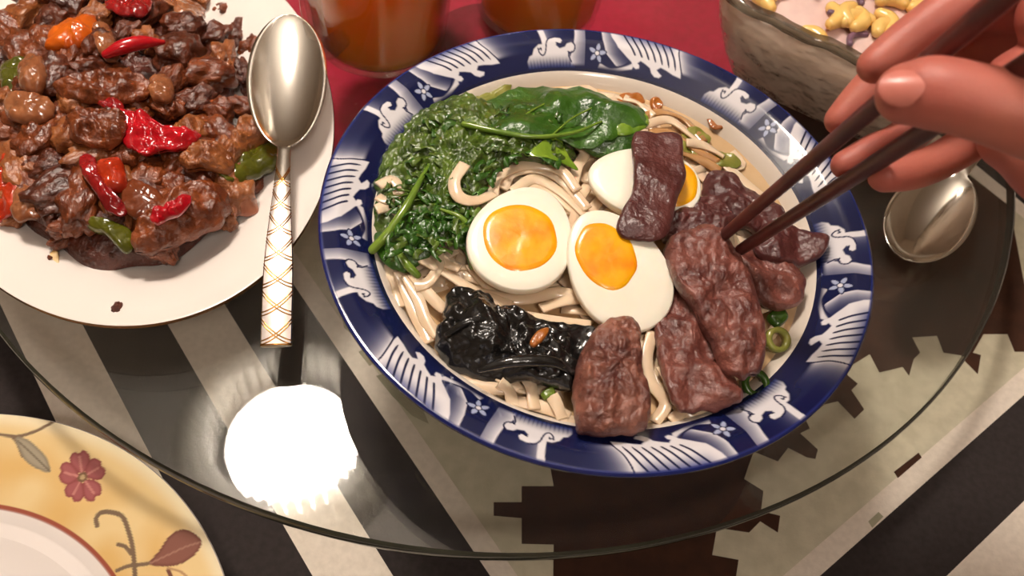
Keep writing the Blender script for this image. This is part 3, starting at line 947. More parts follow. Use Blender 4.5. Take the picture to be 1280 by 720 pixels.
fg = obj('black_fungus', slab([(545, 430, zf - .004), (552, 400, zf), (562, 362, zf + .002), (585, 360, zf + .002), (605, 366, zf + .002), (618, 382, zf), (650, 392, zf), (690, 404, zf), (740, 410, zf - .001), (738, 430, zf - .001), (722, 462, zf - .002), (712, 492, zf - .004), (690, 486, zf - .004), (650, 476, zf - .004), (605, 474, zf - .005), (570, 462, zf - .005), (555, 448, zf - .005)],
                            .010, .0034, 150, 21, 130, 34, 5, .002, .004, (640, 425, zf), .05), M_FUNGUS)
tag(fg, 'glossy crumpled black wood ear fungus in front of the noodles', 'fungus')
for P, r in (([(600, 462, zf + .004), (640, 452, zf + .007), (690, 452, zf + .006), (716, 466, zf + .003)], .0022), ([(558, 418, zf + .004), (585, 402, zf + .0075), (612, 400, zf + .007)], .0018)):
    obj('fungus_fold', tube([at(*p) for p in P], [r * .5, r, r, r * .5], 10, 24), M_FUNGUS, fg)
bit = obj('fried_shallot', slab([(662, 428, zf + .008), (672, 414, zf + .008), (686, 410, zf + .008), (682, 422, zf + .008), (668, 434, zf + .008)], .003, .0005, 200, 2, 32, 6), M_OIL_BIT)
tag(bit, 'golden sliver of shallot lying on the black fungus', 'shallot')
M_LEEKCUT = mat('green_cut', lin(120, 140, 50), lin(90, 120, 36), 60, .25)
o = obj('scallion', slab([(676, 492, ZB + .005), (690, 484, ZB + .006), (694, 494, ZB + .005), (682, 500, ZB + .005)], .003, .0004, 200, 2, 24, 5), M_LEEKCUT)
tag(o, 'small green scallion scrap below the black fungus', 'scallion')
o = obj('scallion', slab([(958, 396, ZB + .004), (976, 384, ZB + .005), (985, 398, ZB + .005), (970, 410, ZB + .004)], .004, .0004, 200, 4, 24, 5), M_SCALLION_DARK)
tag(o, 'dark green scallion piece against the right inner wall', 'scallion')

# ------------------------------------------------------------------ oval plate with the stir fry
PCX, PCY = -.2369, .0586
PROT = math.atan2(-.8811, .4729)
plate = thing('oval_plate', 'white gold-rimmed oval plate piled with stir fry', 'plate', (PCX, PCY, GLASS))
def oval(prof, n=160):
    """profile in (scale of the outer ellipse, z)"""
    V, F = [], []
    for (s, z) in prof:
        for k in range(n):
            a = 2 * math.pi * k / n
            x, y = (.1388 - .0972 * (1 - s)) * math.cos(a), (.0972 * s) * math.sin(a)
            V.append((PCX + x * math.cos(PROT) - y * math.sin(PROT), PCY + x * math.sin(PROT) + y * math.cos(PROT), GLASS + z))
    for i in range(len(prof) - 1):
        for k in range(n):
            l = (k + 1) % n
            F.append((i * n + k, i * n + l, (i + 1) * n + l, (i + 1) * n + k))
    return V, F
pp = [(.02, .0065), (.5, .007), (.60, .008), (.68, .012), (.75, .0160), (.9, .0195), (.985, .0218), (.998, .0222), (1.0, .0212), (.985, .0196), (.75, .0125), (.66, .006), (.6, .0008), (.58, 0), (.5, .0004), (.02, .0015)]
obj('plate_body', oval(pp[::-1]), M_PORCELAIN, plate)
obj('gold_line', oval([(.9985, .02235), (1.0025, .0216), (1.0015, .0206)][::-1]), M_GOLD_LINE, plate)

HC = at(135, 112, GLASS + .03)


def heap(x, y):
    dx, dy = x - HC.x, y - HC.y
    c, s = math.cos(-PROT), math.sin(-PROT)
    a, b = (dx * c - dy * s) / .108, (dx * s + dy * c) / .068
    r = a * a + b * b
    return GLASS + .010 + .028 * max(0, 1 - r) ** .55


def on_heap(px, py):
    z = GLASS + .025
    for i in range(8):
        p = at(px, py, z)
        z = .5 * z + .5 * heap(p.x, p.y)
    return at(px, py, z)


def food_mat(name, c1, c2, scale=120, bump=.7, rough=.22):
    return mat(name, c1, c2, scale, rough, .5, bump, 330, coat=.45, contrast=(.3, .7), rough2=.45, bdist=.002)
M_MEAT = [food_mat('braised_beef', lin(84, 34, 12), lin(138, 68, 28)), food_mat('dark_braised_beef', lin(60, 22, 9), lin(106, 48, 20)), food_mat('tan_braised_beef', lin(110, 54, 22), lin(170, 102, 54))]
M_SAUCE = food_mat('brown_sauce', lin(56, 20, 10), lin(96, 40, 20), 100, .8)
M_CHILLI = mat('red_chilli', lin(186, 16, 30), lin(160, 10, 22), 60, .12, .5, .1, 80, coat=.6)
M_PEPPER = mat('red_pepper', lin(158, 24, 24), lin(120, 14, 18), 60, .15, .5, .3, 120, coat=.5)
M_CARROT = mat('carrot', lin(214, 104, 20), lin(190, 76, 14), 60, .2, .5, .2, 120, coat=.4)
M_TOMATO = mat('tomato', lin(190, 58, 20), lin(160, 34, 16), 60, .15, .5, .3, 120, coat=.5)
M_ONION = mat('cooked_onion', lin(158, 100, 64), lin(120, 66, 38), 90, .2, .5, .35, 160, coat=.4, sss=.2)
M_ONION_PINK = mat('pink_onion', lin(186, 126, 98), lin(160, 96, 72), 50, .2, .5, .2, 100, coat=.4)
M_GREENPEP = mat('green_pepper', lin(92, 92, 22), lin(66, 68, 14), 50, .15, .5, .2, 100, coat=.5)

# sauce mound below the pieces
mv, mf = [], []
n1, n2 = 40, 120
for j in range(n1 + 1):
    for k in range(n2):
        a = 2 * math.pi * k / n2
        r = j / n1 * (1 + .09 * mnoise.noise(Vector((math.cos(a) * 2.4, math.sin(a) * 2.4, 4))))
        x, y = .098 * r * math.cos(a), .058 * r * math.sin(a)
        X, Y = HC.x + x * math.cos(PROT) - y * math.sin(PROT), HC.y + x * math.sin(PROT) + y * math.cos(PROT)
        z = heap(X, Y) - .006 + .0035 * fbm((X, Y, 0), 150) * (1 - (j / n1) ** 6)
        mv.append((X, Y, z if j < n1 else GLASS + .0095))
for j in range(n1):
    for k in range(n2):
        l = (k + 1) % n2
        mf.append((j * n2 + k, (j + 1) * n2 + k, (j + 1) * n2 + l, j * n2 + l))
tag(obj('stir_fry_sauce', (mv, mf), M_SAUCE), 'dark brown sauce and shredded bits under the stir fry pile', 'sauce', kind='stuff')


def lump_mesh(seed, m, boxy=.3, amp=.30, sub=3):
    bm = bmesh.new()
    bmesh.ops.create_icosphere(bm, subdivisions=sub, radius=1)
    o = Vector((seed * 7.3, seed * 1.7, seed * 3.1))
    for v in bm.verts:
        p = v.co.copy()
        q = 1 / max(abs(p.x), abs(p.y), abs(p.z)) if boxy else 1
        r = (1 - boxy) + boxy * min(q, 1.35)
        r *= 1 + amp * mnoise.noise(p * 1.4 + o) + amp * .55 * mnoise.noise(p * 3.1 + o) + amp * .3 * mnoise.noise(p * 7 + o)
        v.co = p * r * .01
    me = bpy.data.meshes.new('stir_fry_piece')
    bm.to_mesh(me)
    bm.free()
    me.polygons.foreach_set('use_smooth', [True] * len(me.polygons))
    me.materials.append(m)
    return me


MEAT = [lump_mesh(i + 1, M_MEAT[i % 3], .35, .42, 4) for i in range(15)]
rs = random.Random(21)


def put(name, me, px, py, size, label, cat, group=None, lift=0.0, rot=None):
    p = on_heap(px, py)
    o = bpy.data.objects.new(name, me)
    COL.objects.link(o)
    o.location = (p.x, p.y, p.z + lift)
    o.scale = [q * 100 for q in size]
    o.rotation_euler = rot if rot is not None else (rs.uniform(-.5, .5), rs.uniform(-.5, .5), rs.uniform(0, 6.28))
    return tag(o, label, cat, group)


HEAP_PX = [(-70, -90), (250, -80), (300, -20), (318, 40), (322, 95), (318, 140), (345, 160), (345, 190), (322, 225), (290, 262), (262, 290), (200, 312), (150, 285), (85, 285), (50, 270), (0, 275), (-70, 260)]
def in_heap(px, py):
    c = False
    for i in range(len(HEAP_PX)):
        ax, ay = HEAP_PX[i]; bx, by = HEAP_PX[(i + 1) % len(HEAP_PX)]
        if (ay > py) != (by > py) and px < (bx - ax) * (py - ay) / (by - ay) + ax:
            c = not c
    return c
VEG_PX = [(178, 82, 34), (200, 165, 40), (90, 42, 34), (135, 218, 30), (315, 205, 36), (235, 275, 55), (45, 122, 30), (300, 250, 22), (150, 295, 30), (45, 85, 26)]
pts = []
for it in range(9000):
    px, py = rs.uniform(-40, 345), rs.uniform(-40, 312)
    if not in_heap(px, py):
        continue
    if any(math.hypot(px - a, py - b) < r * .75 for a, b, r in VEG_PX):
        continue
    if any(math.hypot(px - a, py - b) < 27 for a, b in pts):
        continue
    pts.append((px, py))
for i, (px, py) in enumerate(pts):
    k = rs.randrange(15)
    s = rs.uniform(.0070, .0115)
    edge = 1.0 if all(in_heap(px + dx, py + dy) for dx, dy in ((22, 0), (-22, 0), (0, 22), (0, -22))) else .7
    s *= edge
    sz = (s * rs.uniform(1.0, 1.45), s * rs.uniform(.75, 1.0), s * rs.uniform(.6, .85))
    vis = -5 < px < 345 and -5 < py
    kind = ('glazed brown', 'dark brown', 'tan brown')[k % 3]
    lab = unique_label(kind + ' stir-fried beef chunk', px, py, ANCHORS_PLATE)
    put('stir_fried_beef', MEAT[k], px, py, sz, lab, 'beef', 'beef chunks piled on the oval plate', -.001)


def on_slab(name, pts, th, m, label, cat, lift, amp=.001, seed=1, arch=.001, wavy=.001, p=5, tilt=None, group='vegetables in the stir fry'):
    P = []
    for i, (a, b) in enumerate(pts):
        q = on_heap(a, b)
        P.append((a, b, q.z + lift + (tilt[i] if tilt else 0)))
    zm = sum(q[2] for q in P) / len(P)
    P = [(a, b, zm - .0015 + .7 * (z - zm)) for a, b, z in P]
    o = obj(name, slab(P, th * .8, amp * 1.4 + .0004, 190, seed, 72, 20, max(3, p - 1), arch, wavy + .0015, None, .10), m)
    return tag(o, label, cat, group)


# chillies, peppers, carrots, onions at their places
q0, q1 = on_heap(140, 88), on_heap(210, 74)
ch = obj('red_chilli', tube([q0 + Vector((0, 0, .010)), q0.lerp(q1, .3) + Vector((0, 0, .0125)), q0.lerp(q1, .65) + Vector((0, 0, .013)), q1 + Vector((0, 0, .011))], [.0022, .0036, .0034, .0012], 16, 30), M_CHILLI)
tag(ch, 'shiny bright red chilli lying near the top of the pile', 'chilli', 'vegetables in the stir fry')
on_slab('red_pepper', [(156, 140), (182, 142), (205, 158), (248, 166), (240, 182), (215, 190), (185, 194), (160, 184), (152, 162)], .007, M_CHILLI, 'folded shiny red pepper piece in the middle of the pile', 'pepper', .009, .0022, 3, .002, .003)
on_slab('red_pepper', [(122, 128), (140, 122), (156, 134), (150, 144), (132, 138)], .004, M_PEPPER, 'narrow dark red pepper strip up and left of the folded pepper', 'pepper', .009, .001, 4)
on_slab('red_pepper', [(130, 2), (165, -6), (190, 2), (182, 20), (150, 18)], .006, M_PEPPER, 'dark red pepper piece at the top edge of the photo', 'pepper', .008, .001, 5)
on_slab('carrot', [(56, 58), (72, 36), (100, 24), (120, 22), (118, 42), (104, 56), (80, 60)], .010, M_CARROT, 'orange carrot wedge in the upper left of the pile', 'carrot', .007, .0006, 6, .002, 0)
on_slab('carrot', [(122, 208), (150, 202), (158, 218), (156, 236), (132, 238)], .010, M_TOMATO, 'orange red carrot cube in the lower middle of the pile', 'carrot', .009, .0006, 7, .002, 0)
on_slab('tomato', [(100, 196), (118, 196), (128, 220), (150, 250), (160, 264), (138, 268), (116, 238), (102, 216)], .006, M_PEPPER, 'soft red tomato skin wrapped beside the orange red cube', 'tomato', .008, .0014, 8)
on_slab('onion', [(162, 226), (185, 232), (204, 246), (196, 268), (168, 272), (152, 256)], .006, mat('brown_onion', lin(120, 58, 30), lin(98, 44, 22), 40, .15, .5, .1, 90, coat=.5), 'smooth brown onion petal right of the orange red cube', 'onion', .008, .0004, 9)
on_slab('onion', [(8, 122), (30, 118), (62, 122), (66, 140), (50, 152), (20, 152), (6, 140)], .008, M_ONION, 'pale squarish onion piece at the left edge of the photo', 'onion', .009, .0006, 10, .002)
on_slab('onion', [(26, 80), (42, 68), (56, 76), (58, 104), (46, 116), (28, 112), (22, 96)], .009, M_ONION, 'tan onion petal above the pale squarish onion', 'onion', .009, .0006, 11, .003)
on_slab('green_pepper', [(2, 78), (20, 70), (34, 74), (26, 100), (10, 116), (0, 106)], .006, M_GREENPEP, 'olive pepper piece at the left edge beside the tan onion', 'pepper', .006, .0006, 12)
on_slab('onion', [(186, 102), (200, 92), (214, 98), (216, 122), (202, 128), (188, 122)], .008, M_ONION, 'glossy onion piece right below the bright red chilli', 'onion', .008, .0008, 13)
on_slab('onion', [(116, 36), (130, 30), (142, 42), (150, 72), (136, 80), (122, 62)], .008, M_ONION, 'translucent onion petal right of the orange wedge', 'onion', .006, .0008, 14)
on_slab('carrot', [(218, 8), (238, 2), (256, 12), (250, 26), (228, 28)], .008, M_ONION, 'peach coloured carrot chip at the top of the pile', 'carrot', .008, .0008, 15)
on_slab('carrot', [(0, 20), (0, 8), (-20, -2), (-30, 10), (-16, 26)], .008, M_CARROT, 'carrot chip just past the left edge of the photo', 'carrot', .006, .0008, 16)
on_slab('tomato', [(0, 200), (10, 195), (26, 240), (14, 268), (-8, 276), (-14, 230)], .007, M_TOMATO, 'red tomato piece at the lower left edge of the photo', 'tomato', .007, .001, 16)
on_slab('onion', [(20, 236), (36, 232), (58, 258), (48, 272), (24, 280), (14, 262)], .005, M_ONION, 'amber onion layer at the lower left of the pile', 'onion', .006, .0006, 17)
on_slab('green_pepper', [(276, 214), (300, 198), (330, 178), (349, 172), (347, 205), (330, 218), (304, 228), (282, 226)], .007, M_GREENPEP, 'olive green pepper strip beside the spoon neck', 'pepper', .009, .0006, 18, .001)
on_slab('green_pepper', [(108, 272), (140, 278), (164, 288), (168, 312), (154, 316), (132, 296), (110, 284)], .006, M_GREENPEP, 'olive green pepper strip poking out below the pile', 'pepper', .004, .0006, 19, .001)
on_slab('onion', [(290, 236), (308, 228), (320, 248), (322, 266), (304, 270), (288, 262)], .005, M_ONION_PINK, 'pink translucent onion petal at the right foot of the pile', 'onion', .004, .0006, 20)
on_slab('beef_chunk', [(168, 286), (184, 266), (212, 246), (246, 230), (276, 232), (286, 252), (280, 278), (246, 296), (206, 312), (174, 316), (166, 302)], .014, M_MEAT[0], 'largest beef chunk at the near foot of the pile', 'beef', .008, .0024, 21, .003, .001, 4, None, 'beef chunks piled on the oval plate')
on_slab('red_pepper', [(188, 270), (204, 254), (222, 246), (240, 246), (232, 262), (210, 274), (196, 282)], .006, M_CHILLI, 'crumpled red pepper skin on the largest beef chunk', 'pepper', .0165, .002, 22)
on_slab('beef_chunk', [(262, 196), (285, 180), (300, 150), (325, 140), (345, 150), (346, 172), (322, 186), (300, 200), (290, 210), (270, 210)], .011, M_MEAT[2], 'frayed light brown beef piece leaning by the spoon bowl', 'beef', .009, .0026, 23, .002, .002, 4, None, 'beef chunks piled on the oval plate')
on_slab('beef_chunk', [(226, 196), (250, 178), (276, 182), (292, 200), (284, 212), (248, 212), (232, 210)], .012, M_MEAT[2], 'tan beef piece right below the folded red pepper', 'beef', .010, .0022, 24, .002, .002, 4, None, 'beef chunks piled on the oval plate')
on_slab('beef_chunk', [(80, 152), (110, 138), (150, 142), (160, 158), (150, 178), (110, 182), (84, 172)], .012, M_MEAT[0], 'broad brown beef slab left of the folded red pepper', 'beef', .009, .0022, 25, .002, .002, 4, None, 'beef chunks piled on the oval plate')
on_slab('beef_chunk', [(66, 112), (90, 98), (140, 94), (182, 102), (184, 120), (140, 128), (96, 126)], .011, M_MEAT[0], 'long brown beef piece below the bright red chilli', 'beef', .009, .0022, 26, .002, .002, 4, None, 'beef chunks piled on the oval plate')


def crumb(px, py, s, m, label):
    p = at(px, py, GLASS + .0165 if py < 350 else GLASS + .019)
    o = bpy.data.objects.new('food_crumb', m)
    COL.objects.link(o)
    o.location, o.scale = p, [q * 100 for q in s]
    o.rotation_euler = (0, 0, px)
    tag(o, label, 'crumb')
crumb(146, 386, (.0030, .0020, .0014), MEAT[1], 'brown crumb on the bare white rim nearest the viewer')
crumb(140, 318, (.0018, .0013, .0010), MEAT[1], 'tiny brown crumb below the olive pepper strip')
crumb(62, 322, (.0010, .0009, .0008), MEAT[0], 'tiny dark crumb by the sauce streak')
crumb(120, 300, (.0055, .0034, .0026), MEAT[2], 'tan crumb lying left of the olive pepper below the pile')
crumb(76, 302, (.0048, .0038, .0026), MEAT[0], 'brown crumb at the lower left foot of the pile')
M_STREAK = mat('oil_streak', lin(232, 186, 112), lin(240, 214, 170), 160, .1, .5, coat=.4)
o = obj('sauce_streak', slab([(50, 350, GLASS + .0158), (62, 318, GLASS + .0142), (72, 312, GLASS + .0142), (74, 340, GLASS + .0155), (70, 360, GLASS + .0165), (56, 364, GLASS + .0165)], .0012, .0001, 100, 2, 30, 6), M_STREAK)
tag(o, 'amber oil streak on the white plate below the pile', 'sauce')

# ------------------------------------------------------------------ spoons
def spoon_shape(tip, end, up, Lb, Wb, depth_b, wn, we, thick, rise=0.0, nt=90, ns=16, bend=0.0):
    """spoon along tip -> end, bowl of length Lb at the tip; returns outer shell"""
    tip, end = Vector(tip), Vector(end)
    ax = (end - tip); L = ax.length; ax.normalize()
    side = ax.cross(Vector(up)).normalized()
    nrm = side.cross(ax).normalized()
    if nrm.z < 0:
        nrm = -nrm; side = -side
    top, V, F = [], [], []
    def wid(s):
        if s < Lb:
            t = s / Lb
            e = math.sqrt(max(0, 1 - (2 * t - 1) ** 2))
            e *= 1 + .10 * (.5 - t)
            return max(Wb / 2 * e, wn / 2 * min(1, max(0, (t - .5) * 2.2)) if t > .5 else 0.0002)
        t = (s - Lb) / (L - Lb)
        return wn / 2 + (we - wn) / 2 * sm(0.02, .75, np.array(t)).item()
    def base(s):
        if s < Lb:
            t = s / Lb
            return 0
        t = (s - Lb) / (L - Lb)
        return rise * math.sin(math.pi * min(1, t * 1.0)) + bend * t
    for i in range(nt):
        s = L * (i / (nt - 1)) if True else 0
        s = (1 - math.cos(i / 29 * math.pi / 2)) * Lb * .5 if i < 30 else Lb * .5 + (i - 29) / (nt - 30) * (L - Lb * .5)
        w = wid(s)
        t = s / Lb
        dp = depth_b * max(0, 1 - (2 * t - 1) ** 2) ** .8 if s < Lb else 0
        for side_i in (1, -1):
            for j in range(ns + 1):
                x = -1 + 2 * j / ns
                h = -dp * (1 - x * x) + base(s)
                crown = .0008 * (1 - x * x) if s > Lb else 0
                h += crown if side_i > 0 else -thick * (1 - .6 * x ** 6)
                V.append(tip + ax * s + side * (w * x) + nrm * h)
    K = 2 * (ns + 1)
    for i in range(nt - 1):
        for j in range(ns):
            a = i * K + j
            F.append((a, a + 1, a + K + 1, a + K))
            b = i * K + ns + 1 + j
            F.append((b, b + K, b + K + 1, b + 1))
        a = i * K
        F.append((a, a + K, a + K + ns + 1, a + ns + 1))
        b = i * K + ns
        F.append((b, b + ns + 1, b + K + ns + 1, b + K))
    for i in (0, nt - 1):
        for j in range(ns):
            a = i * K + j
            q = (a, a + ns + 1, a + ns + 2, a + 1)
            F.append(q if i == 0 else q[::-1])
    bm = bmesh.new()
    bv = [bm.verts.new(v) for v in V]
    for f in F:
        bm.faces.new([bv[i] for i in f])
    bmesh.ops.recalc_face_normals(bm, faces=bm.faces)
    bm.verts.index_update()
    out = [v.co.copy() for v in bm.verts], [[v.index for v in f.verts] for f in bm.faces]
    bm.free()
    def surf(s, x, lift=.0003):
        return tip + ax * s + side * (wid(s) * x) + nrm * (base(s) + .0008 * (1 - x * x) + lift)
    return out, surf, L


tip, end = at(362, 18, GLASS + .048), at(345, 433, GLASS + .0180)
(sv, sf), surf, SL = spoon_shape(tip, end, (0, 0, 1), 0.080, .0388, .0054, .0062, .0132, .0016, .003)
spn = thing('serving_spoon', 'steel serving spoon with gold lattice handle resting on the white plate', 'spoon', (tip + end) / 2)
obj('spoon_body', (sv, sf), M_STEEL, spn)
gl = []
for k in range(9):
    s0 = .092 + k * .0128
    for d in (1, -1):
        for off in (0, .0016):
            P = [surf(min(SL - .0005, s0 + off + (.010 * (x * d + 1) / 2 + .002 * (1 - x * x))), x, .0002) for x in np.linspace(-1, 1, 9)]
            gl.append(tube(P, .00028, 5, None, False))
obj('gold_lattice', join(*gl), M_GOLD, spn)
obj('satin_handle_face', (lambda S, X: ([surf(s, x, .00012) for s in S for x in X], [(i * 9 + j, i * 9 + j + 1, (i + 1) * 9 + j + 1, (i + 1) * 9 + j) for i in range(len(S) - 1) for j in range(8)]))(np.linspace(.100, SL - .001, 40), np.linspace(-.93, .93, 9)), M_STEEL_SATIN, spn)

tip2, end2 = at(1126, 320, GLASS + .011), at(1300, 82, GLASS + .03)
(sv, sf), surf2, _ = spoon_shape(tip2, end2, (0, 0, 1), .070, .042, .010, .007, .013, .0016, .002)
sp2 = obj('soup_spoon', (sv, sf), M_STEEL)
tag(sp2, 'steel spoon lying on the glass behind the hand, right of the soup bowl', 'spoon')

# ------------------------------------------------------------------ juice mugs
M_MUG = thin_glass('mug_glass', (.97, .95, .92), .02, (.8, .7, .6), .02)
M_JUICE = mat('orange_juice', lin(255, 138, 0), lin(255, 122, 0), 20, .2, .25, sss=1.0, sss_r=(.12, .03, .004))


def mug(c, r, h, rot, label):
    t = thing('juice_mug', label, 'mug', c, 'glass mugs of orange juice behind the bowl')
    def facet(a, rr, z):
        n = 8
        u = ((a + rot) * n / (2 * math.pi)) % 1 - .5
        return 1 - .03 * math.cos(u * 2 * math.pi) * (1 if .012 < z < h - .02 else .2)
    prof = [(.002, .0005), (r * .86, .0005), (r * .90, .003), (r * .905, .009), (r * .91, .014), (r, h * .6), (r * 1.03, h), (r * .98, h), (r * .95, h * .6), (r * .87, .010), (r * .85, .0045), (.002, .0045)]
    obj('glass_body', lathe(prof, c, 128, False, wob=facet), M_MUG, t)
    jp = [(.002, .0050), (r * .84, .0051), (r * .86, .011), (r * .925, h * .6), (r * .94, h * .82), (.002, h * .82)]
    obj('orange_juice', lathe(jp, c, 96, False, wob=facet), M_JUICE, t)
    a = rot
    d = Vector((math.cos(a), math.sin(a), 0))
    cc = Vector(c)
    P = [cc + d * (r * .93) + Vector((0, 0, h * .22)), cc + d * (r * 1.25) + Vector((0, 0, h * .25)), cc + d * (r * 1.42) + Vector((0, 0, h * .45)), cc + d * (r * 1.42) + Vector((0, 0, h * .7)), cc + d * (r * 1.3) + Vector((0, 0, h * .86)), cc + d * (r * 1.0) + Vector((0, 0, h * .85))]
    obj('handle', tube(P, [.0055] * 6, 14, 36), M_MUG, t)
    return t


mug((-.1345, .160, GLASS), .0430, .115, math.radians(-108), 'glass mug of orange juice nearer the plate and spoon')
mug((-.047, .208, GLASS), .0410, .115, math.radians(10), 'glass mug of orange juice directly behind the blue bowl')

# ------------------------------------------------------------------ crystal salad bowl
M_CRYSTAL = thin_glass('pressed_crystal', (.96, .93, .90), .68, lin(250, 238, 222), .05, .9, 75, 1.6, .008)
M_CRYSTAL_RIM = thin_glass('crystal_rim', (.7, .66, .6), .35, lin(120, 108, 92), .04, .5, 60, 1.6, .003)
M_SALAD = mat('creamy_salad', lin(226, 196, 188), lin(214, 178, 172), 60, .3, .5, .4, 120, sss=.1)
M_MACARONI = mat('macaroni', lin(246, 208, 128), lin(236, 184, 100), 60, .25, .5, .2, 160, sss=.1, coat=.2)
M_PEA = mat('purple_bit', lin(128, 92, 110), lin(100, 80, 96), 60, .3)
BC = Vector((.144, .206, GLASS))
BR, BH = .082, .066
SQ = math.radians(-22.4)
def squircle(a, n=5.0):
    a -= SQ
    return 1 / (abs(math.cos(a)) ** n + abs(math.sin(a)) ** n) ** (1 / n)
sal = thing('crystal_dish', 'squarish pressed crystal dish of creamy salad behind the hand', 'dish', BC)
def flutes(a, r, z):
    return squircle(a) * (1 + .012 * math.cos(a * 17 + 9 * z * 10) * min(1, z / .03) + .016 * mnoise.noise(Vector((math.cos(a) * 7, math.sin(a) * 7, z * 60))) * min(1, z / .02))
obj('dish_wall', lathe([(.002, .0006), (.055, .0006), (.060, .004), (.067, .020), (.075, .042), (BR, BH), (BR - .005, BH), (.070, .042), (.061, .020), (.052, .008), (.002, .006)], BC, 288, False, wob=flutes), M_CRYSTAL, sal)
obj('dish_lip', lathe([(BR + .0012, BH - .001), (BR + .0005, BH + .0028), (BR - .004, BH + .0034), (BR - .0068, BH + .0008)], BC, 288, True, wob=lambda a, r, z: squircle(a) * (1 + .012 * math.cos(a * 17) + .004 * math.sin(a * 37))), M_CRYSTAL_RIM, sal)
sv_, sf_ = [(BC.x, BC.y, BC.z + .060)], []
for j in range(1, 21):
    for k in range(90):
        a = 2 * math.pi * k / 90
        r = .0705 * j / 20 * squircle(a)
        x, y = BC.x + r * math.cos(a), BC.y + r * math.sin(a)
        sv_.append((x, y, BC.z + .047 + .014 * (1 - (j / 20) ** 2) + .003 * fbm((x, y, 0), 60, 2) * (1 - (j / 20) ** 5)))
for j, (rr_, zz_) in enumerate(((.069, .040), (.060, .020), (.052, .0095), (.002, .009))):
    for k in range(90):
        a = 2 * math.pi * k / 90
        r = rr_ * .985 * squircle(a)
        sv_.append((BC.x + r * math.cos(a), BC.y + r * math.sin(a), BC.z + zz_))
for k in range(90):
    sf_.append((0, 1 + k, 1 + (k + 1) % 90))
for j in range(23):
    for k in range(90):
        l = (k + 1) % 90
        sf_.append((1 + j * 90 + k, 1 + (j + 1) * 90 + k, 1 + (j + 1) * 90 + l, 1 + j * 90 + l))
tag(obj('creamy_salad', (sv_, sf_), M_SALAD), 'pink creamy dressing of the salad in the crystal bowl', 'salad', kind='stuff')
rs = random.Random(5)
AN_S = [('forefinger tip', 1085, 80), ('left end of the crystal lip', 920, 0), ('middle of the crystal lip', 1000, 32), ('forefinger knuckle', 1165, 30), ('top edge of the photo', 1040, 0)]
cnt = 0
for i in range(400):
    px, py = rs.uniform(955, 1190), rs.uniform(-60, 72)
    p = at(px, py, BC.z + .056)
    if math.hypot(p.x - BC.x, p.y - BC.y) > .064 * squircle(math.atan2(p.y - BC.y, p.x - BC.x)):
        continue
    if cnt >= 44:
        break
    r2 = ((p.x - BC.x) ** 2 + (p.y - BC.y) ** 2) / (.0705 * squircle(math.atan2(p.y - BC.y, p.x - BC.x))) ** 2
    p.z = BC.z + .047 + .014 * (1 - r2) + .0035
    a = rs.uniform(0, 6.28)
    d = Vector((math.cos(a), math.sin(a), 0)); e = Vector((-d.y, d.x, 0))
    L = rs.uniform(.005, .0075)
    P = [p - d * L, p - d * L * .4 + e * L * .45, p + d * L * .4 + e * L * .45, p + d * L]
    m = M_MACARONI if rs.random() < .88 else M_PEA
    o = obj('macaroni' if m is M_MACARONI else 'fruit_bit', tube(P, [.0034, .0042, .0042, .0034] if m is M_MACARONI else [.0018] * 4, 10, 14), m)
    tag(o, unique_label('yellow macaroni in the salad' if m is M_MACARONI else 'purple fruit bit in the salad', px, py, AN_S), 'macaroni' if m is M_MACARONI else 'fruit', 'macaroni in the crystal bowl' if m is M_MACARONI else 'purple bits in the crystal bowl')
    cnt += 1

# ------------------------------------------------------------------ yellow flowered plate on the cloth
YX, YY, YR = -.2352, -.2249, .1290
yz = TABLE + .0005
yp = thing('floral_plate', 'yellow-rimmed plate with painted mauve flowers at the lower left, beside the turntable', 'plate', (YX, YY, yz))
NU, NV = 1100, 96
aa = np.arange(NU) / NU * 2 * math.pi
rr = np.concatenate([np.linspace(.078, .1290, NV)])
def yh(r):
    t = np.clip((r - .084) / (.129 - .084), 0, 1)
    return .0095 + .0125 * t ** .9
V = np.concatenate([np.stack([YX + r * np.cos(aa), YY + r * np.sin(aa), np.full(NU, yz + yh(r))], 1) for r in rr])
F = [(j * NU + i, j * NU + (i + 1) % NU, (j + 1) * NU + (i + 1) % NU, (j + 1) * NU + i) for j in range(NV - 1) for i in range(NU)]
F = [f[::-1] for f in F]


def yl(px, py):
    p = at(px, py, yz + .018)
    return (p.x - YX, p.y - YY)


def Z5(X, Y):
    return yl(X / 3.4286, 510 + Y / 3.4286)


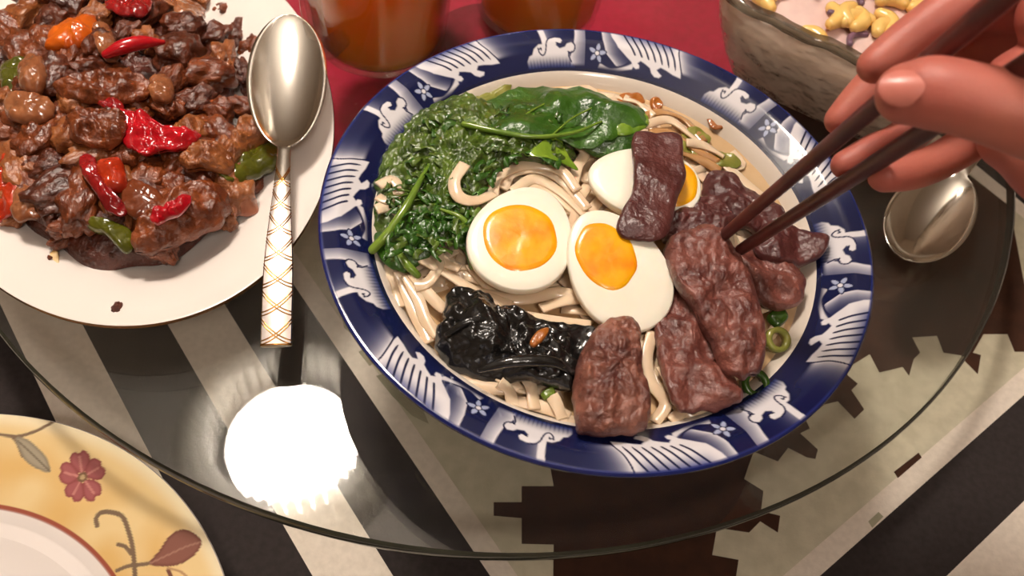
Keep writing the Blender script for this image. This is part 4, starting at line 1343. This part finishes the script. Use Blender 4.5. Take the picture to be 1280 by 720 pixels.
X_, Y_ = V[:, 0] - YX, V[:, 1] - YY
R_, A_ = np.hypot(X_, Y_), np.arctan2(Y_, X_)
nz = np.array([mnoise.noise(Vector((x * 60, y * 60, 1))) for x, y in zip(X_[::1], Y_[::1])])
col = np.empty((len(X_), 3)); col[:] = lin(232, 204, 150)
col = mixc(col, lin(222, 182, 116), np.clip(.5 + nz, 0, 1) * sm(.129, .105, R_))
col = mixc(col, lin(238, 222, 186), sm(.122, .1285, R_))
col = mixc(col, lin(232, 222, 216), 1 - sm(.0895, .0905, R_))
col = mixc(col, lin(158, 84, 66), 1 - sm(.0008, .0012, np.abs(R_ - .0902)))
base_a = math.radians(90)
for rep in range(4):
    th = -rep * math.pi / 2
    c, s = math.cos(-th), math.sin(-th)
    x, y = X_ * c - Y_ * s, X_ * s + Y_ * c
    mm = .00018
    def stroke(col, P, w, color, n=24):
        d = seg_dist(x, y, curve2([Z5(*q) for q in P], n))
        return mixc(col, color, 1 - sm(w - mm, w + mm, d))
    def fill(col, P, color, n=40, edge=None):
        poly = [tuple(q) for q in catmull([Z5(*q) for q in P], n, True)]
        d = sdf(x, y, poly)
        w = 1 - sm(-mm, mm, d)
        col = mixc(col, color, w)
        if edge is not None:
            col = mixc(col, edge, w * sm(-.0016, 0, d) * .8)
        return col
    brown = lin(126, 104, 84)
    col = stroke(col, [(-60, 120), (0, 120), (80, 128), (160, 110), (245, 74)], .0007, brown)
    col = stroke(col, [(55, 128), (75, 150), (95, 205)], .0006, brown)
    col = fill(col, [(72, 135), (120, 140), (165, 175), (200, 215), (212, 268), (170, 262), (120, 235), (92, 200)], lin(166, 154, 132), 40, lin(128, 116, 98))
    col = stroke(col, [(80, 145), (130, 190), (205, 262)], .0003, lin(110, 98, 82))
    fx, fy = 352, 295
    for ang in (95, 25, -55, -125, 165):
        a = math.radians(ang)
        ux, uy = math.cos(a), -math.sin(a)
        vx, vy = -uy, ux
        P = [(18, -10), (55, -44), (88, -44), (108, -20), (100, 0), (110, 20), (90, 44), (55, 42), (18, 10)]
        col = fill(col, [(fx + p * ux * .95 + q * vx * .95, fy + p * uy * .95 + q * vy * .95) for p, q in P], lin(164, 94, 94), 36, lin(136, 66, 68))
        col = stroke(col, [(fx + 20 * ux, fy + 20 * uy), (fx + 80 * ux, fy + 80 * uy)], .0005, lin(196, 130, 122))
    cxy = Z5(fx, fy)
    d = np.hypot(x - cxy[0], y - cxy[1])
    col = mixc(col, lin(120, 92, 70), 1 - sm(.0020, .0024, d))
    col = mixc(col, lin(186, 160, 120), 1 - sm(.0009, .0013, d))
    col = stroke(col, [(405, 490), (402, 462), (425, 440), (470, 440), (520, 460), (545, 520), (562, 600), (568, 720), (570, 800)], .0010, brown, 40)
    col = stroke(col, [(495, 572), (530, 585), (555, 615)], .0008, brown)
    col = stroke(col, [(485, 680), (540, 664), (620, 660), (660, 650)], .0008, brown)
    col = fill(col, [(635, 660), (680, 610), (725, 555), (780, 528), (835, 545), (870, 585), (845, 630), (780, 668), (710, 676)], lin(138, 92, 80), 44, lin(112, 68, 60))
    col = stroke(col, [(640, 658), (730, 625), (800, 600), (860, 586)], .00035, lin(164, 122, 106))
    col = stroke(col, [(720, 690), (730, 720), (760, 780)], .0009, lin(120, 78, 66))
    col = stroke(col, [(720, 684), (770, 700), (800, 722)], .0005, lin(190, 150, 110))
yr = obj('painted_rim', (V, F), M_YPLATE, yp)
set_print(yr, col)
obj('plate_well', disc_cap(lathe([(.0781, .0096), (.074, .0085), (.066, .0065), (.002, .006)][::-1], (YX, YY, yz), 128), 0, 128, True), mat('plate_well_glaze', lin(232, 222, 216), None, 1, .12, .5, coat=.3), yp)
obj('plate_underside', disc_cap(lathe([(.129, .0219), (.1296, .0212), (.1285, .0202), (.088, .0075), (.078, .0022), (.074, 0), (.070, 0)], (YX, YY, yz), 128), 6, 128), M_PORCELAIN, yp)

# ------------------------------------------------------------------ chopsticks and hand
M_CHOP = mat('chopstick_lacquer', lin(104, 46, 40), lin(76, 30, 28), 60, .4, .5, .1, 300)


def chopstick(p0, p1, length, r0, r1, label):
    d = (p1 - p0).normalized()
    P = [p0, p0 + d * length * .45, p0 + d * length]
    Q = [P[0].lerp(P[2], t) for t in np.linspace(0, 1, 14)]
    o = obj('chopstick', tube(Q, list(np.linspace(r0, r1, 14)), 16), M_CHOP, origin=tuple(p0))
    return tag(o, label, 'chopstick', 'pair of chopsticks in the hand')


c1a, c1b = at(905, 294, RIM + .0085), depth(1100, 128, .262)
c2a, c2b = at(926, 312, RIM + .0065), depth(1150, 168, .258)
chopstick(c1a, c1b, .215, .0024, .0036, 'upper dark brown chopstick pinched between thumb and forefinger')
chopstick(c2a, c2b, .215, .0024, .0036, 'lower dark brown chopstick passing under the thumb')

m, nt, b = nodes_of('skin')
N, L = nt.nodes, nt.links
tcn = N.new('ShaderNodeTexCoord'); nzn = N.new('ShaderNodeTexNoise'); nzn.inputs['Scale'].default_value = 28; nzn.inputs['Detail'].default_value = 3
rpn = N.new('ShaderNodeValToRGB')
rpn.color_ramp.elements[0].position, rpn.color_ramp.elements[1].position = .3, .72
rpn.color_ramp.elements[0].color, rpn.color_ramp.elements[1].color = (*lin(184, 96, 84), 1), (*lin(204, 122, 104), 1)
L.new(tcn.outputs['Object'], nzn.inputs['Vector']); L.new(nzn.outputs['Fac'], rpn.inputs[0]); L.new(rpn.outputs[0], b.inputs['Base Color'])
n2_ = N.new('ShaderNodeTexVoronoi'); n2_.inputs['Scale'].default_value = 900
bpn = N.new('ShaderNodeBump'); bpn.inputs['Strength'].default_value = .12; bpn.inputs['Distance'].default_value = .0004
L.new(tcn.outputs['Object'], n2_.inputs['Vector']); L.new(n2_.outputs['Distance'], bpn.inputs['Height']); L.new(bpn.outputs[0], b.inputs['Normal'])
b.inputs['Roughness'].default_value = .5
b.inputs['Subsurface Weight'].default_value = .25
b.inputs['Subsurface Radius'].default_value = (.006, .002, .001)
b.inputs['Subsurface Scale'].default_value = 1.0
M_SKIN = m
M_NAIL = mat('fingernail', lin(206, 120, 106), lin(210, 126, 112), 60, .36, .5, coat=.1)


def J(*pts):
    return [depth(a, b, c) for a, b, c in pts]


hand_parts = [
    # thumb
    tube(J((1134, 117, .236), (1162, 116, .233), (1200, 122, .230), (1260, 138, .228), (1340, 160, .232), (1430, 190, .242)), [.0085, .0098, .0098, .0104, .0125, .0160], 20, 50),
    # forefinger
    tube(J((1094, 82, .272), (1130, 54, .272), (1168, 26, .270), (1215, -8, .268), (1262, -44, .264), (1330, -30, .258), (1390, 10, .255)), [.0058, .0068, .0072, .0078, .0084, .0094, .0110], 20, 60),
    # middle finger
    tube(J((1050, 150, .296), (1080, 118, .295), (1118, 84, .293), (1170, 50, .290), (1225, 14, .284), (1300, 10, .272), (1390, 50, .262)), [.0054, .0064, .0070, .0075, .0082, .0095, .0115], 20, 60),
    # ring finger
    tube(J((1056, 206, .297), (1090, 190, .298), (1130, 172, .300), (1178, 126, .302), (1216, 72, .298), (1275, 44, .286), (1390, 90, .268)), [.0050, .0061, .0066, .0074, .0088, .0115, .0125], 20, 60),
    # little finger
    tube(J((1106, 220, .282), (1140, 214, .285), (1176, 200, .288), (1215, 176, .290), (1250, 150, .288), (1310, 140, .278), (1390, 160, .268)), [.0055, .0062, .0064, .0068, .0078, .0098, .0125], 20, 60),
    # palm
    tube(J((1290, 120, .268), (1360, 120, .262), (1450, 150, .256), (1540, 190, .252)), [.016, .022, .024, .021], 24, 30),
    tube(J((1275, 168, .270), (1330, 190, .264), (1400, 210, .258), (1500, 215, .252)), [.0125, .018, .021, .021], 24, 30),
    tube(J((1330, 20, .258), (1400, 60, .256), (1480, 130, .254), (1540, 180, .252)), [.013, .018, .021, .022], 24, 30),
    # wrist and forearm
    tube(J((1500, 180, .253), (1600, 215, .250), (1760, 270, .248), (2100, 390, .246), (2500, 540, .244)), [.024, .0235, .026, .033, .038], 28, 40),
]
hand = obj('hand', join(*hand_parts), M_SKIN)
tag(hand, 'hand reaching in from the right edge, gripping dark chopsticks over the soup', 'hand')
rm = hand.modifiers.new('remesh', 'REMESH'); rm.mode = 'VOXEL'; rm.voxel_size = .0011; rm.use_smooth_shade = True
smd = hand.modifiers.new('smooth', 'SMOOTH'); smd.factor = .5; smd.iterations = 7


def nail(c, along, normal, L, W, curve, parent):
    along = Vector(along).normalized()
    normal = (Vector(normal) - along * Vector(normal).dot(along)).normalized()
    side = along.cross(normal)
    V, F = [], []
    n = 12
    for j in range(n + 1):
        for k in range(n + 1):
            u, v = -1 + 2 * j / n, -1 + 2 * k / n
            x = u * math.sqrt(1 - v * v / 2); y = v * math.sqrt(1 - u * u / 2)
            V.append(Vector(c) + along * (x * L / 2) + side * (y * W / 2) + normal * (-curve * y * y - .25 * curve * x * x))
    for j in range(n):
        for k in range(n):
            a = j * (n + 1) + k
            F.append((a, a + 1, a + n + 2, a + n + 1))
    V2 = [v - normal * .0012 for v in V]
    return obj('fingernail', (V + V2, F + [tuple(i + len(V) for i in f[::-1]) for f in F]), M_NAIL, parent)


tb = depth(1127, 106, .2266)
nail(tb, depth(1100, 106, .236) - depth(1150, 104, .232), (CAM - tb).normalized() + CY * .38 - CX * .18, .0112, .0098, .0022, hand)

# ------------------------------------------------------------------ crystal ceiling lamp (mirrored in the glass)
M_LAMP = emit('lamp_diffuser', (1.0, .89, .79), LAMP_POWER)
M_BEAD = thin_glass('crystal_bead', (.95, .95, .93), .55, (.9, .88, .84), .02)
M_CHROME = mat('lamp_chrome', (.8, .78, .74), None, 1, .15, metal=1.0)
lampt = thing('crystal_lamp', 'crystal bead ceiling lamp hanging above the table, mirrored in the glass', 'lamp', LAMP)
obj('diffuser', disc_cap(disc_cap(lathe([(.114, .030), (.114, .004), (.102, -.006), (.05, -.012)], LAMP, 48), 0, 48, True), 3, 48), M_LAMP, lampt)
obj('frame_ring', lathe([(.188, .032), (.192, .032), (.192, .040), (.188, .040)], LAMP, 64, True), M_CHROME, lampt)
for k in range(3):
    a = 2 * math.pi * k / 3
    obj('frame_arm', tube([LAMP + Vector((.189 * math.cos(a), .189 * math.sin(a), .035)), LAMP + Vector((.02 * math.cos(a), .02 * math.sin(a), .040))], .003, 8), M_CHROME, lampt)
obj('top_plate', disc_cap(disc_cap(lathe([(.03, .036), (.03, .042), (.02, .05), (.012, .06), (.006, 2.6 - LAMP.z)], LAMP, 64), 0, 64, True), 4, 64), M_CHROME, lampt)
bead = []
for (R, n, rows) in ((.186, 54, 4), (.163, 48, 5), (.140, 40, 6)):
    for k in range(n):
        a = 2 * math.pi * k / n
        for j in range(rows):
            c = LAMP + Vector((R * math.cos(a), R * math.sin(a), .022 - j * .021))
            bead.append(lathe([(.0005, -.0105), (.0074, -.0074), (.0105, 0), (.0074, .0074), (.0005, .0105)], c, 9))
o = obj('crystal_beads', join(*bead), M_BEAD, lampt)
o['kind'] = 'stuff'

# added fill light, unseen on the ceiling behind the viewer; softens the shadows
CL = Vector((.35, -1.15, 2.6))
t = thing('fill_light', 'round frosted fill light added on the ceiling behind the viewer', 'lamp', CL)
obj('diffuser', lathe([(.20, -.020), (.19, -.050), (.15, -.075), (.08, -.088), (.001, -.092)], CL, 48), emit('fill_light_glow', (1.0, .89, .79), FILL_POWER), t)
obj('rim', lathe([(.20, 0), (.215, 0), (.215, -.022), (.20, -.022)], CL, 64, True), M_CHROME, t)
